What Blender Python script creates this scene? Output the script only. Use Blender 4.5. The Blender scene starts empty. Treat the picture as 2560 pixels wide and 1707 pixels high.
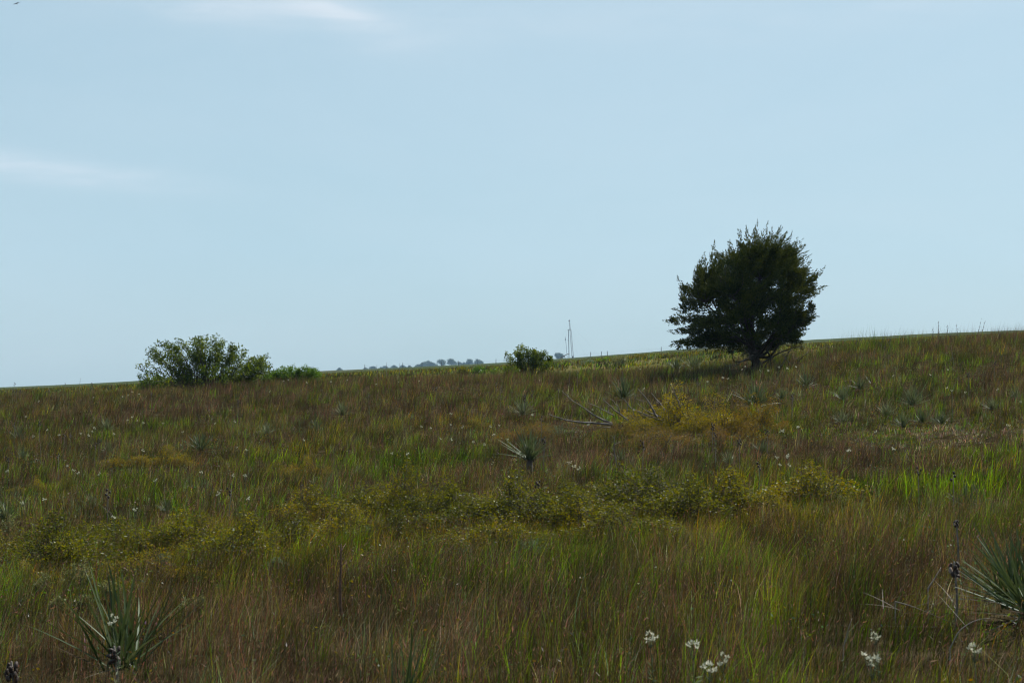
import bpy, math, random
import numpy as np
from mathutils import Vector, Matrix

# ------------------------------------------------------------------ camera, sky, sun, exposure
SC = bpy.context.scene
COL = SC.collection
FPX = 4777.0            # focal length in pixels of the 2560 px wide photograph
CAM_Z = 1.75
EYE_ROW = 1000.0        # row of the eye level
PITCH = math.atan((EYE_ROW - 853.5) / FPX)

cam_data = bpy.data.cameras.new('camera')
cam = bpy.data.objects.new('camera', cam_data)
COL.objects.link(cam)
cam_data.sensor_width = 36.0
cam_data.lens = 36.0 * FPX / 2560.0
cam_data.clip_start = 0.1
cam_data.clip_end = 20000.0
cam.location = (0, 0, CAM_Z)
cam.rotation_euler = (math.pi / 2 + PITCH, 0, 0)
cam_data.dof.use_dof = True
cam_data.dof.focus_distance = 55.0
cam_data.dof.aperture_fstop = 9.0
SC.camera = cam

SUN_EL = math.radians(50)
SUN_AZ = math.radians(36)       # to the right of straight ahead: the sun stands behind the tree
world = bpy.data.worlds.new('World')
SC.world = world
world.use_nodes = True
wt = world.node_tree
wt.nodes.clear()
w_out = wt.nodes.new('ShaderNodeOutputWorld')
w_bg = wt.nodes.new('ShaderNodeBackground')
w_sky = wt.nodes.new('ShaderNodeTexSky')
w_sky.sky_type = 'NISHITA'
w_sky.sun_disc = False
w_sky.sun_elevation = SUN_EL
w_sky.sun_rotation = SUN_AZ
w_sky.altitude = 500.0
w_sky.air_density = 1.0
w_sky.dust_density = 3.0
w_sky.ozone_density = 4.0
w_bg.inputs['Strength'].default_value = 0.0502


def wn(kind, **kw):
    n = wt.nodes.new(kind)
    for k, v in kw.items():
        setattr(n, k, v)
    return n


def wmath(op, a, b=None, clamp=False):
    n = wn('ShaderNodeMath', operation=op, use_clamp=clamp)
    for i, v in enumerate((a, b)):
        if v is None:
            continue
        if isinstance(v, (int, float)):
            n.inputs[i].default_value = v
        else:
            wt.links.new(v, n.inputs[i])
    return n.outputs[0]


# thin cirrus: azimuth / elevation of the view direction, streaked noise, a few soft banks
w_tc = wn('ShaderNodeTexCoord')
w_sep = wn('ShaderNodeSeparateXYZ')
wt.links.new(w_tc.outputs['Generated'], w_sep.inputs[0])
w_az = wmath('ARCTAN2', w_sep.outputs[0], w_sep.outputs[1])
w_el = wmath('ARCSINE', w_sep.outputs[2])
w_cmb = wn('ShaderNodeCombineXYZ')
wt.links.new(w_az, w_cmb.inputs[0])
wt.links.new(w_el, w_cmb.inputs[1])


def cloud_noise(scale, rot, stretch, detail):
    mp = wn('ShaderNodeMapping')
    mp.inputs['Rotation'].default_value = (0, 0, rot)
    mp.inputs['Scale'].default_value = (scale, scale * stretch, 1)
    wt.links.new(w_cmb.outputs[0], mp.inputs[0])
    nz = wn('ShaderNodeTexNoise')
    nz.inputs['Scale'].default_value = 1.0
    nz.inputs['Detail'].default_value = detail
    nz.inputs['Roughness'].default_value = 0.55
    nz.inputs['Distortion'].default_value = 0.6
    wt.links.new(mp.outputs[0], nz.inputs[0])
    return nz.outputs['Fac']


cn_a = cloud_noise(11.0, 0.25, 3.6, 8)
cn_b = cloud_noise(3.0, 0.12, 3.0, 4)
w_wisp = wmath('MULTIPLY', wmath('SUBTRACT', cn_b, 0.40, True), 1.6, True)


def bank(px, py, rx, ry, tilt):
    """a soft cirrus bank round one direction of the sky (angles from the picture's scale)"""
    az0, el0 = (px - 1280) / FPX, (EYE_ROW - py) / FPX
    dx = wmath('SUBTRACT', w_az, az0)
    dy = wmath('SUBTRACT', w_el, el0)
    a = wmath('ADD', wmath('MULTIPLY', dx, math.cos(tilt)), wmath('MULTIPLY', dy, math.sin(tilt)))
    b = wmath('SUBTRACT', wmath('MULTIPLY', dy, math.cos(tilt)), wmath('MULTIPLY', dx, math.sin(tilt)))
    a = wmath('DIVIDE', a, rx / FPX)
    b = wmath('DIVIDE', b, ry / FPX)
    d = wmath('ADD', wmath('MULTIPLY', a, a), wmath('MULTIPLY', b, b))
    return wmath('POWER', 2.718, wmath('MULTIPLY', d, -1.0))


w_banks = wmath('ADD', bank(815, 35, 170, 45, -0.36), bank(140, 440, 340, 32, -0.10))
w_banks = wmath('ADD', w_banks, bank(560, 20, 260, 60, -0.05))
w_banks = wmath('ADD', w_banks, wmath('MULTIPLY', bank(1700, 60, 900, 60, 0.04), 0.35))
cn_c = cloud_noise(16.0, 0.20, 9.0, 9)        # fine fibres along the wind
w_fib = wmath('MULTIPLY', wmath('SUBTRACT', cn_c, 0.28, True), 2.4, True)
w_banks = wmath('MULTIPLY', w_banks, wmath('MULTIPLY', wmath('SUBTRACT', cn_a, 0.22, True), 2.6, True))
w_banks = wmath('MULTIPLY', w_banks, wmath('ADD', wmath('MULTIPLY', w_fib, 0.5), 0.45))
w_cov = wmath('ADD', wmath('MULTIPLY', w_wisp, 0.28), wmath('MULTIPLY', w_banks, 0.72), True)
w_tint = wn('ShaderNodeMix', data_type='RGBA', blend_type='MULTIPLY')
w_tint.inputs['Factor'].default_value = 1.0
wt.links.new(w_sky.outputs[0], w_tint.inputs['A'])
w_tint.inputs['B'].default_value = (0.89, 0.98, 0.99, 1)
w_mix = wn('ShaderNodeMix', data_type='RGBA')
wt.links.new(w_cov, w_mix.inputs['Factor'])
w_veil = wn('ShaderNodeMix', data_type='RGBA')      # thin even high veil that pales the blue
w_veil.inputs['Factor'].default_value = 0.66
wt.links.new(w_tint.outputs['Result'], w_veil.inputs['A'])
w_veil.inputs['B'].default_value = (4.98, 6.66, 7.35, 1)
wt.links.new(w_veil.outputs['Result'], w_mix.inputs['A'])
w_mix.inputs['B'].default_value = (7.6, 8.1, 8.7, 1)
wt.links.new(w_mix.outputs['Result'], w_bg.inputs['Color'])
wt.links.new(w_bg.outputs[0], w_out.inputs['Surface'])

sun_data = bpy.data.lights.new('sun', 'SUN')
sun_data.energy = 5.0
sun_data.angle = math.radians(0.53)
sun_data.color = (1.0, 0.96, 0.89)
sun = bpy.data.objects.new('sun', sun_data)
COL.objects.link(sun)
sun_dir = Vector((math.sin(SUN_AZ) * math.cos(SUN_EL), math.cos(SUN_AZ) * math.cos(SUN_EL), math.sin(SUN_EL)))
sun.rotation_euler = sun_dir.to_track_quat('Z', 'Y').to_euler()
sun.location = (20, 30, 60)

SC.view_settings.view_transform = 'Standard'
SC.view_settings.look = 'None'
SC.view_settings.gamma = 1.0
SC.view_settings.use_curve_mapping = False
SC.view_settings.exposure = 1.06
SC.cycles.use_denoising = True
SC.cycles.filter_width = 1.15
SC.cycles.max_bounces = 6
SC.cycles.diffuse_bounces = 3
SC.cycles.glossy_bounces = 2
SC.cycles.transmission_bounces = 4
SC.cycles.transparent_max_bounces = 8
SC.cycles.volume_bounces = 0

# ------------------------------------------------------------------ helpers
rng = np.random.default_rng(7)
CLEAR = []      # x, y, radius, grass height left there
random.seed(7)


def nrm(v):
    return v / np.maximum(np.linalg.norm(v, axis=-1, keepdims=True), 1e-9)


def _hash(ix, iy, seed):
    h = (ix.astype(np.int64) * 374761393 + iy.astype(np.int64) * 668265263 + seed * 1442695041) & 0xFFFFFFFF
    h = ((h ^ (h >> 13)) * 1274126177) & 0xFFFFFFFF
    h = h ^ (h >> 16)
    return (h & 0xFFFFFF) / float(0xFFFFFF)


def vnoise(x, y, seed=0):
    x = np.asarray(x, float); y = np.asarray(y, float)
    ix = np.floor(x); iy = np.floor(y)
    fx = x - ix; fy = y - iy
    fx = fx * fx * (3 - 2 * fx); fy = fy * fy * (3 - 2 * fy)
    a = _hash(ix, iy, seed); b = _hash(ix + 1, iy, seed)
    c = _hash(ix, iy + 1, seed); d = _hash(ix + 1, iy + 1, seed)
    return (a * (1 - fx) + b * fx) * (1 - fy) + (c * (1 - fx) + d * fx) * fy


def fbm(x, y, seed=0, octaves=3):
    s, amp, tot = 0.0, 1.0, 0.0
    for o in range(octaves):
        s = s + amp * vnoise(np.asarray(x) * 2 ** o, np.asarray(y) * 2 ** o, seed + 17 * o)
        tot += amp
        amp *= 0.5
    return s / tot


def smooth_table(xs, ys, n, width, lo, hi):
    t = np.linspace(lo, hi, n)
    v = np.interp(t, xs, ys)
    k = np.hanning(width + 2)[1:-1]
    k /= k.sum()
    pad = np.concatenate([np.full(width, v[0]) + (np.arange(width) - width) * (v[1] - v[0]), v,
                          np.full(width, v[-1]) + (np.arange(width) + 1) * (v[-1] - v[-2])])
    return t, np.convolve(pad, k, 'same')[width:-width]


def sstep(a, b, x):
    t = np.clip((np.asarray(x, float) - a) / (b - a), 0, 1)
    return t * t * (3 - 2 * t)


# hillside profile straight ahead: distance, height
_row = lambda y, r: CAM_Z - (r - EYE_ROW) / FPX * y
_prof = [(1, 0.0), (8, 0.0), (12, 0.0), (22, 0.10), (30, 0.22), (36, 0.36), (43, 0.66), (50, 1.05), (57, 1.52), (64, 2.0), (70, 2.36),
         (76, 2.58), (84, 2.62), (92, 2.55), (102, 2.65), (116, 3.2)] + \
        [(y, _row(y, r)) for y, r in ((130, 924), (165, 921), (200, 919), (300, 916), (400, 914), (700, 910), (1000, 907.8), (1150, 907),
                                      (1500, 909.5), (1900, 912), (3000, 917), (5000, 930), (9000, 945))]
_pl, _pz = smooth_table(np.log([p[0] for p in _prof]), [p[1] for p in _prof], 6000, 90, math.log(1.0), math.log(9000))
# cross slope: near crest (metres against x), far fields (picture rows against x / distance)
_nx, _nz = smooth_table([-90, -20, -15, -7.5, 0, 4.4, 7.4, 11.3, 16, 20, 30, 90], [-3.4, -0.80, -0.62, -0.16, 0, .18, .36, .88, 1.24, 1.57, 2.1, 4.0],
                        1800, 40, -90, 90)
_fu, _ft = smooth_table([-1.2, -.268, -.2, -.1, 0, .0586, .15, .214, .268, .4, 1.2], [-130, -63, -48, -22, 0, 22, 53, 69, 80, 100, 190], 1200, 40, -1.2, 1.2)


def terrain(x, y):
    x = np.asarray(x, float); y = np.asarray(y, float)
    yy = np.maximum(y, 1.0)
    z = np.interp(np.log(yy), _pl, _pz)
    w = sstep(14, 64, yy)
    near = w * np.interp(x, _nx, _nz) + (1 - w) * 0.03 * x
    far = np.interp(np.clip(x / yy, -1.2, 1.2), _fu, _ft) * yy / FPX
    f = sstep(86, 126, yy)
    z = z + near * (1 - f) + far * f
    z = z + (fbm(x * 0.16 + 31, y * 0.16, 3) - 0.5) * 0.22 * sstep(4, 20, yy) * (1 - 0.5 * sstep(50, 70, yy) * (1 - f))
    z = z + (fbm(x * 0.012 + 5, y * 0.012, 9) - 0.5) * 1.6 * sstep(180, 500, yy)
    return z


def tz(x, y):
    return float(terrain(np.array([x]), np.array([y]))[0])


def ray(px, py):
    xc, zc = (px - 1280) / FPX, (853.5 - py) / FPX
    return np.array([xc, math.cos(PITCH) - zc * math.sin(PITCH), math.sin(PITCH) + zc * math.cos(PITCH)])


def at(px, py, depth):
    """point at a given distance ahead"""
    d = ray(px, py)
    t = depth / d[1]
    return np.array([d[0] * t, d[1] * t, CAM_Z + d[2] * t])


_ys = np.exp(np.linspace(math.log(5), math.log(84), 2600))


def foot(px, py, h=0.0, ymax=84):
    """ground point of a thing whose point h metres above the ground is seen at this place of the hillside"""
    d = ray(px, py)
    t = _ys / d[1]
    z = CAM_Z + d[2] * t
    g = terrain(d[0] * t, _ys) + h
    k = np.nonzero(g >= z)[0]
    i = k[0] if len(k) else len(_ys) - 1
    if not len(k):
        i = int(np.argmax(g - z))
    y = min(_ys[i], ymax)
    x = d[0] * y / d[1]
    return np.array([x, y, tz(x, y)])


def make_mesh(name, verts, tris=None, mats=(), cols=None, quads=None, smooth=False):
    me = bpy.data.meshes.new(name)
    verts = np.ascontiguousarray(verts, np.float32)
    nt = 0 if tris is None else len(tris)
    nq = 0 if quads is None else len(quads)
    loops = np.concatenate([np.asarray(tris, np.int32).ravel() if nt else np.zeros(0, np.int32),
                            np.asarray(quads, np.int32).ravel() if nq else np.zeros(0, np.int32)])
    start = np.concatenate([np.arange(nt) * 3, nt * 3 + np.arange(nq) * 4]).astype(np.int32)
    me.vertices.add(len(verts))
    me.vertices.foreach_set('co', verts.ravel())
    me.loops.add(len(loops))
    me.loops.foreach_set('vertex_index', loops.astype(np.int32))
    me.polygons.add(nt + nq)
    me.polygons.foreach_set('loop_start', start)
    if smooth:
        me.polygons.foreach_set('use_smooth', np.ones(nt + nq, bool))
    for m in mats:
        me.materials.append(m)
    if cols is not None:
        a = me.color_attributes.new('tone', 'FLOAT_COLOR', 'POINT')
        c = np.ones((len(verts), 4), np.float32)
        c[:, :3] = cols
        a.data.foreach_set('color', c.ravel())
    me.update(calc_edges=True)
    return me


def obj(name, mesh, parent=None, loc=None, label=None):
    o = bpy.data.objects.new(name, mesh)
    COL.objects.link(o)
    if parent is not None:
        o.parent = parent
    if loc is not None:
        o.location = [float(v) for v in loc]
    if label:
        o['label'] = label
    return o


def tag(o, label, cat, group=None, kind=None):
    o['label'] = label
    if cat:
        o['category'] = cat
    if group:
        o['group'] = group
    if kind:
        o['kind'] = kind
    return o


def thing(name, label, cat, loc, rotz=0.0, group=None, scale=None):
    o = bpy.data.objects.new(name, None)
    o.empty_display_size = 0.2
    COL.objects.link(o)
    o.location = [float(v) for v in loc]
    o.rotation_euler = (0, 0, rotz)
    if scale is not None:
        o.scale = scale if hasattr(scale, '__len__') else (scale, scale, scale)
    return tag(o, label, cat, group)


class Geo:
    """collects triangles and quads of one mesh"""
    def __init__(self):
        self.v, self.t, self.q, self.n = [], [], [], 0

    def add(self, v, t=None, q=None):
        v = np.asarray(v, float).reshape(-1, 3)
        if t is not None and len(t):
            self.t.append(np.asarray(t, int) + self.n)
        if q is not None and len(q):
            self.q.append(np.asarray(q, int) + self.n)
        self.v.append(v)
        self.n += len(v)
        return self

    def tube(self, pts, radii, sides=5):
        pts = np.asarray(pts, float)
        n = len(pts)
        radii = np.broadcast_to(np.asarray(radii, float), (n,))
        d = nrm(np.gradient(pts, axis=0))
        ref = np.where(np.abs(d[:, 2:3]) < 0.9, np.array([[0, 0, 1.0]]), np.array([[1.0, 0, 0]]))
        a = nrm(np.cross(d, ref)); b = np.cross(d, a)
        th = np.arange(sides) * 2 * math.pi / sides
        ring = pts[:, None] + radii[:, None, None] * (np.cos(th)[None, :, None] * a[:, None] + np.sin(th)[None, :, None] * b[:, None])
        v = np.concatenate([ring.reshape(-1, 3), pts[-1:] + d[-1:] * radii[-1] * 0.7])
        q = []
        for i in range(n - 1):
            for j in range(sides):
                k = (j + 1) % sides
                q.append((i * sides + j, i * sides + k, (i + 1) * sides + k, (i + 1) * sides + j))
        t = [((n - 1) * sides + j, (n - 1) * sides + (j + 1) % sides, n * sides) for j in range(sides)]
        return self.add(v, t, q)

    def box(self, c, s, rot=None):
        c = np.asarray(c, float); s = np.asarray(s, float) / 2
        v = np.array([[x, y, z] for x in (-1, 1) for y in (-1, 1) for z in (-1, 1)], float) * s
        if rot is not None:
            v = v @ np.asarray(rot).T
        q = [(0, 1, 3, 2), (4, 6, 7, 5), (0, 4, 5, 1), (2, 3, 7, 6), (0, 2, 6, 4), (1, 5, 7, 3)]
        return self.add(v + c, None, q)

    def leaves(self, p, d, length, width, fold=0.25, roll=None):
        """folded diamond leaves: base point, direction, length and width each"""
        p = np.asarray(p, float); d = nrm(np.asarray(d, float)); n = len(p)
        length = np.broadcast_to(np.asarray(length, float), (n,))[:, None]
        width = np.broadcast_to(np.asarray(width, float), (n,))[:, None]
        r = nrm(rng.normal(size=(n, 3))) if roll is None else roll
        s = nrm(np.cross(d, r)); u = np.cross(s, d)
        m = p + d * length * 0.45 + u * width * fold
        tip = p + d * length
        v = np.stack([p, m + s * width / 2 - u * width * fold, tip, m - s * width / 2 - u * width * fold], 1).reshape(-1, 3)
        b = np.arange(n)[:, None] * 4
        t = np.concatenate([b + np.array([0, 1, 2]), b + np.array([0, 2, 3])])
        return self.add(v, t)

    def blob(self, c, r, seed=0, seg=7, rings=5):
        """lumpy closed pod"""
        c = np.asarray(c, float); r = np.broadcast_to(np.asarray(r, float), (3,))
        v = [[0, 0, -1]]
        for i in range(1, rings):
            ph = math.pi * i / rings
            for j in range(seg):
                th = 2 * math.pi * j / seg
                k = 1 + 0.22 * math.sin(3 * th + seed) + 0.1 * math.sin(5 * ph + seed * 2)
                v.append([math.sin(ph) * math.cos(th) * k, math.sin(ph) * math.sin(th) * k, -math.cos(ph)])
        v.append([0, 0, 1])
        t, q = [], []
        for j in range(seg):
            k = (j + 1) % seg
            t.append((0, 1 + k, 1 + j))
            t.append((len(v) - 1, 1 + (rings - 2) * seg + j, 1 + (rings - 2) * seg + k))
            for i in range(rings - 2):
                q.append((1 + i * seg + j, 1 + i * seg + k, 1 + (i + 1) * seg + k, 1 + (i + 1) * seg + j))
        return self.add(np.array(v) * r + c, t, q)

    def mesh(self, name, mats, smooth=False):
        v = np.concatenate(self.v) if self.v else np.zeros((0, 3))
        return make_mesh(name, v, np.concatenate(self.t) if self.t else None, mats, None, np.concatenate(self.q) if self.q else None, smooth)


def spline(pts, n):
    """smooth curve through points"""
    pts = np.asarray(pts, float)
    s = np.linspace(0, 1, len(pts)); t = np.linspace(0, 1, n)
    if len(pts) < 3:
        return np.stack([np.interp(t, s, pts[:, k]) for k in range(3)], 1)
    m = np.gradient(pts, s, axis=0)
    i = np.clip(np.searchsorted(s, t, 'right') - 1, 0, len(pts) - 2)
    h = (s[i + 1] - s[i]); u = ((t - s[i]) / h)[:, None]; h = h[:, None]
    return ((2 * u**3 - 3 * u**2 + 1) * pts[i] + (u**3 - 2 * u**2 + u) * h * m[i] + (-2 * u**3 + 3 * u**2) * pts[i + 1] + (u**3 - u**2) * h * m[i + 1])


# ------------------------------------------------------------------ materials
def new_mat(name):
    m = bpy.data.materials.new(name)
    m.use_nodes = True
    m.node_tree.nodes.clear()
    return m, m.node_tree


ALB = 0.66     # overall reflectance of the tones listed below


def ramp_node(t, stops, src):
    r = t.nodes.new('ShaderNodeValToRGB')
    el = r.color_ramp.elements
    while len(el) < len(stops):
        el.new(0.5)
    for e, (p, c) in zip(el, stops):
        e.position = p
        e.color = (*[v * ALB for v in c], 1)
    t.links.new(src, r.inputs[0])
    return r.outputs[0]


def leaf_shader(t, color, trans, rough, gloss):
    """thin leaf: light reflected and let through"""
    out = t.nodes.new('ShaderNodeOutputMaterial')
    df = t.nodes.new('ShaderNodeBsdfDiffuse')
    tr = t.nodes.new('ShaderNodeBsdfTranslucent')
    gl = t.nodes.new('ShaderNodeBsdfGlossy')
    gl.inputs['Roughness'].default_value = rough
    gl.inputs['Color'].default_value = (0.9, 0.95, 1.0, 1)
    m1 = t.nodes.new('ShaderNodeMixShader'); m1.inputs[0].default_value = trans
    m2 = t.nodes.new('ShaderNodeMixShader'); m2.inputs[0].default_value = gloss
    t.links.new(color, df.inputs['Color'])
    hs = t.nodes.new('ShaderNodeHueSaturation')
    hs.inputs['Hue'].default_value = 0.485
    hs.inputs['Saturation'].default_value = 1.1
    hs.inputs['Value'].default_value = 1.25
    t.links.new(color, hs.inputs['Color'])
    t.links.new(hs.outputs[0], tr.inputs['Color'])
    t.links.new(df.outputs[0], m1.inputs[1]); t.links.new(tr.outputs[0], m1.inputs[2])
    t.links.new(m1.outputs[0], m2.inputs[1]); t.links.new(gl.outputs[0], m2.inputs[2])
    t.links.new(m2.outputs[0], out.inputs['Surface'])


def leaf_mat(name, stops, trans=0.35, rough=0.45, gloss=0.04, nscale=3.0):
    """colour differs from leaf to leaf and drifts slowly through the plant"""
    m, t = new_mat(name)
    geo = t.nodes.new('ShaderNodeNewGeometry')
    nz = t.nodes.new('ShaderNodeTexNoise')
    nz.inputs['Scale'].default_value = nscale
    nz.inputs['Detail'].default_value = 2
    t.links.new(geo.outputs['Position'], nz.inputs['Vector'])
    mx = t.nodes.new('ShaderNodeMath'); mx.operation = 'MULTIPLY_ADD'
    t.links.new(geo.outputs['Random Per Island'], mx.inputs[0])
    mx.inputs[1].default_value = 0.6
    sb = t.nodes.new('ShaderNodeMath'); sb.operation = 'MULTIPLY_ADD'
    t.links.new(nz.outputs['Fac'], sb.inputs[0]); sb.inputs[1].default_value = 1.2; sb.inputs[2].default_value = -0.4
    t.links.new(sb.outputs[0], mx.inputs[2])
    oi = t.nodes.new('ShaderNodeObjectInfo')
    ob = t.nodes.new('ShaderNodeMath'); ob.operation = 'MULTIPLY_ADD'
    t.links.new(oi.outputs['Random'], ob.inputs[0]); ob.inputs[1].default_value = 0.44; ob.inputs[2].default_value = -0.22
    ad = t.nodes.new('ShaderNodeMath'); ad.operation = 'ADD'
    t.links.new(mx.outputs[0], ad.inputs[0]); t.links.new(ob.outputs[0], ad.inputs[1])
    leaf_shader(t, ramp_node(t, stops, ad.outputs[0]), trans, rough, gloss)
    return m


def tone_mat(name, trans=0.46, gloss=0.010, rough=0.4):
    """grass: each blade carries its own tone, fine noise on top"""
    m, t = new_mat(name)
    a = t.nodes.new('ShaderNodeAttribute'); a.attribute_name = 'tone'
    geo = t.nodes.new('ShaderNodeNewGeometry')
    nz = t.nodes.new('ShaderNodeTexNoise'); nz.inputs['Scale'].default_value = 9.0
    t.links.new(geo.outputs['Position'], nz.inputs['Vector'])
    hs = t.nodes.new('ShaderNodeHueSaturation')
    mr = t.nodes.new('ShaderNodeMapRange')
    mr.inputs['To Min'].default_value = 0.75; mr.inputs['To Max'].default_value = 1.25
    t.links.new(nz.outputs['Fac'], mr.inputs['Value'])
    t.links.new(mr.outputs[0], hs.inputs['Value'])
    t.links.new(a.outputs['Color'], hs.inputs['Color'])
    leaf_shader(t, hs.outputs[0], trans, rough, gloss)
    return m


def solid_mat(name, stops, nscale=8.0, rough=0.8, bump=0.0, metal=0.0, stretch=(1, 1, 1)):
    m, t = new_mat(name)
    out = t.nodes.new('ShaderNodeOutputMaterial')
    b = t.nodes.new('ShaderNodeBsdfPrincipled')
    b.inputs['Roughness'].default_value = rough
    b.inputs['Metallic'].default_value = metal
    b.inputs['Specular IOR Level'].default_value = 0.25
    tc = t.nodes.new('ShaderNodeTexCoord')
    mp = t.nodes.new('ShaderNodeMapping'); mp.inputs['Scale'].default_value = stretch
    t.links.new(tc.outputs['Object'], mp.inputs[0])
    nz = t.nodes.new('ShaderNodeTexNoise')
    nz.inputs['Scale'].default_value = nscale; nz.inputs['Detail'].default_value = 5
    t.links.new(mp.outputs[0], nz.inputs['Vector'])
    t.links.new(ramp_node(t, stops, nz.outputs['Fac']), b.inputs['Base Color'])
    if bump:
        bp = t.nodes.new('ShaderNodeBump'); bp.inputs['Strength'].default_value = bump
        bp.inputs['Distance'].default_value = 0.02
        t.links.new(nz.outputs['Fac'], bp.inputs['Height']); t.links.new(bp.outputs[0], b.inputs['Normal'])
    t.links.new(b.outputs[0], out.inputs['Surface'])
    return m


M = {}
M['grass'] = tone_mat('grass_blades')
M['juniper'] = leaf_mat('juniper_scale_leaves', [(0.1, (.014, .024, .007)), (0.5, (.034, .052, .010)), (0.9, (.092, .104, .016))], 0.20, 0.5, 0.006, 1.6)
M['bark'] = solid_mat('grey_brown_bark', [(0.3, (.030, .022, .016)), (0.7, (.085, .065, .050))], 22, 0.9, 0.6, 0, (1, 1, .25))
M['dead_wood'] = solid_mat('bleached_dead_wood', [(0.25, (.08, .068, .060)), (0.6, (.22, .19, .17)), (0.85, (.40, .355, .325))], 12, 0.8, 0.4, 0, (1, 1, 1))
M['dark_wood'] = solid_mat('dark_dead_wood', [(0.3, (.035, .027, .022)), (0.7, (.10, .080, .066))], 16, 0.85, 0.4)
M['leaf_bush'] = leaf_mat('broad_green_leaves', [(0.1, (.040, .070, .011)), (0.5, (.090, .135, .015)), (0.85, (.210, .260, .020))], 0.50, 0.4, 0.012, 2.0)
M['leaf_bright'] = leaf_mat('fresh_green_leaves', [(0.1, (.05, .11, .010)), (0.5, (.085, .18, .014)), (0.9, (.16, .26, .02))], 0.42, 0.45, 0.02, 2.5)
M['leaf_olive'] = leaf_mat('olive_yellow_leaves', [(0.0, (.034, .045, .009)), (0.45, (.098, .108, .012)), (0.75, (.172, .165, .014)), (1.0, (.235, .180, .016))], 0.46, 0.42, 0.008, 1.5)
M['leaf_gold'] = leaf_mat('golden_leaves', [(0.0, (.110, .105, .010)), (0.5, (.228, .196, .013)), (1.0, (.285, .195, .016))], 0.46, 0.42, 0.008, 1.5)
M['leaf_orange'] = leaf_mat('rusty_orange_leaves', [(0.0, (.10, .085, .012)), (0.5, (.175, .130, .018)), (1.0, (.215, .130, .024))], 0.46, 0.42, 0.008, 1.5)
M['sage'] = leaf_mat('pale_sage_leaves', [(0.1, (.12, .14, .05)), (0.5, (.19, .20, .065)), (0.9, (.24, .25, .10))], 0.3, 0.6, 0.02, 2.0)
M['sage_grey'] = leaf_mat('grey_green_leaves', [(0.1, (.09, .12, .06)), (0.5, (.13, .17, .09)), (0.9, (.20, .24, .14))], 0.3, 0.6, 0.02, 2.0)
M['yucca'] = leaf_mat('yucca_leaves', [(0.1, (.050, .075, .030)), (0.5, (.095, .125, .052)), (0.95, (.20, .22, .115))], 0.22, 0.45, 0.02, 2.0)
M['yucca_front'] = leaf_mat('darker_yucca_leaves', [(0.1, (.030, .050, .018)), (0.5, (.058, .088, .030)), (0.95, (.115, .140, .058))], 0.15, 0.45, 0.012, 4.0)  # toned darker than the slope yuccas, as near leaves turned too pale when lit
M['yucca_dry'] = leaf_mat('dry_yucca_leaves', [(0.1, (.06, .048, .030)), (0.5, (.11, .088, .058)), (0.95, (.20, .165, .12))], 0.2, 0.6, 0.02, 2.0)
M['pod'] = solid_mat('dark_dry_pods', [(0.3, (.018, .011, .009)), (0.7, (.06, .036, .03))], 30, 0.7, 0.3)
M['pod_pale'] = solid_mat('split_pale_pods', [(0.3, (.16, .11, .09)), (0.7, (.42, .34, .29))], 30, 0.8, 0.3)
M['stalk'] = solid_mat('dry_grey_stalk', [(0.3, (.10, .085, .075)), (0.7, (.27, .235, .21))], 25, 0.85, 0.2)
M['stalk_red'] = solid_mat('reddish_dry_stalk', [(0.3, (.07, .035, .025)), (0.7, (.18, .10, .075))], 25, 0.85, 0.2)
M['stem_green'] = solid_mat('grey_green_stem', [(0.3, (.06, .075, .035)), (0.7, (.12, .14, .07))], 25, 0.8)
M['petal'] = leaf_mat('creamy_white_bracts', [(0.1, (.36, .38, .28)), (0.5, (.52, .53, .41)), (0.9, (.68, .68, .55))], 0.35, 0.5, 0.02, 3.0)
M['far_leaf'] = leaf_mat('far_tree_leaves', [(0.1, (.030, .05, .018)), (0.9, (.07, .10, .03))], 0.3, 0.5, 0.02, 0.15)
M['steel_dark'] = solid_mat('dark_painted_steel', [(0.3, (.035, .045, .075)), (0.7, (.06, .075, .11))], 2, 0.5)
M['steel_rust'] = solid_mat('rusty_mast_steel', [(0.3, (.12, .06, .05)), (0.7, (.24, .20, .20))], 1.5, 0.6)
M['pump'] = solid_mat('dull_brown_paint', [(0.3, (.16, .11, .08)), (0.7, (.26, .20, .15))], 1.5, 0.6)
M['cable'] = solid_mat('steel_cable', [(0.3, (.10, .11, .12)), (0.7, (.2, .2, .21))], 3, 0.5)
M['post'] = solid_mat('weathered_fence_post', [(0.3, (.06, .05, .042)), (0.7, (.13, .11, .09))], 6, 0.9)
M['bird'] = solid_mat('dark_plumage', [(0.3, (.008, .008, .02)), (0.7, (.02, .02, .035))], 20, 0.7)

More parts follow.
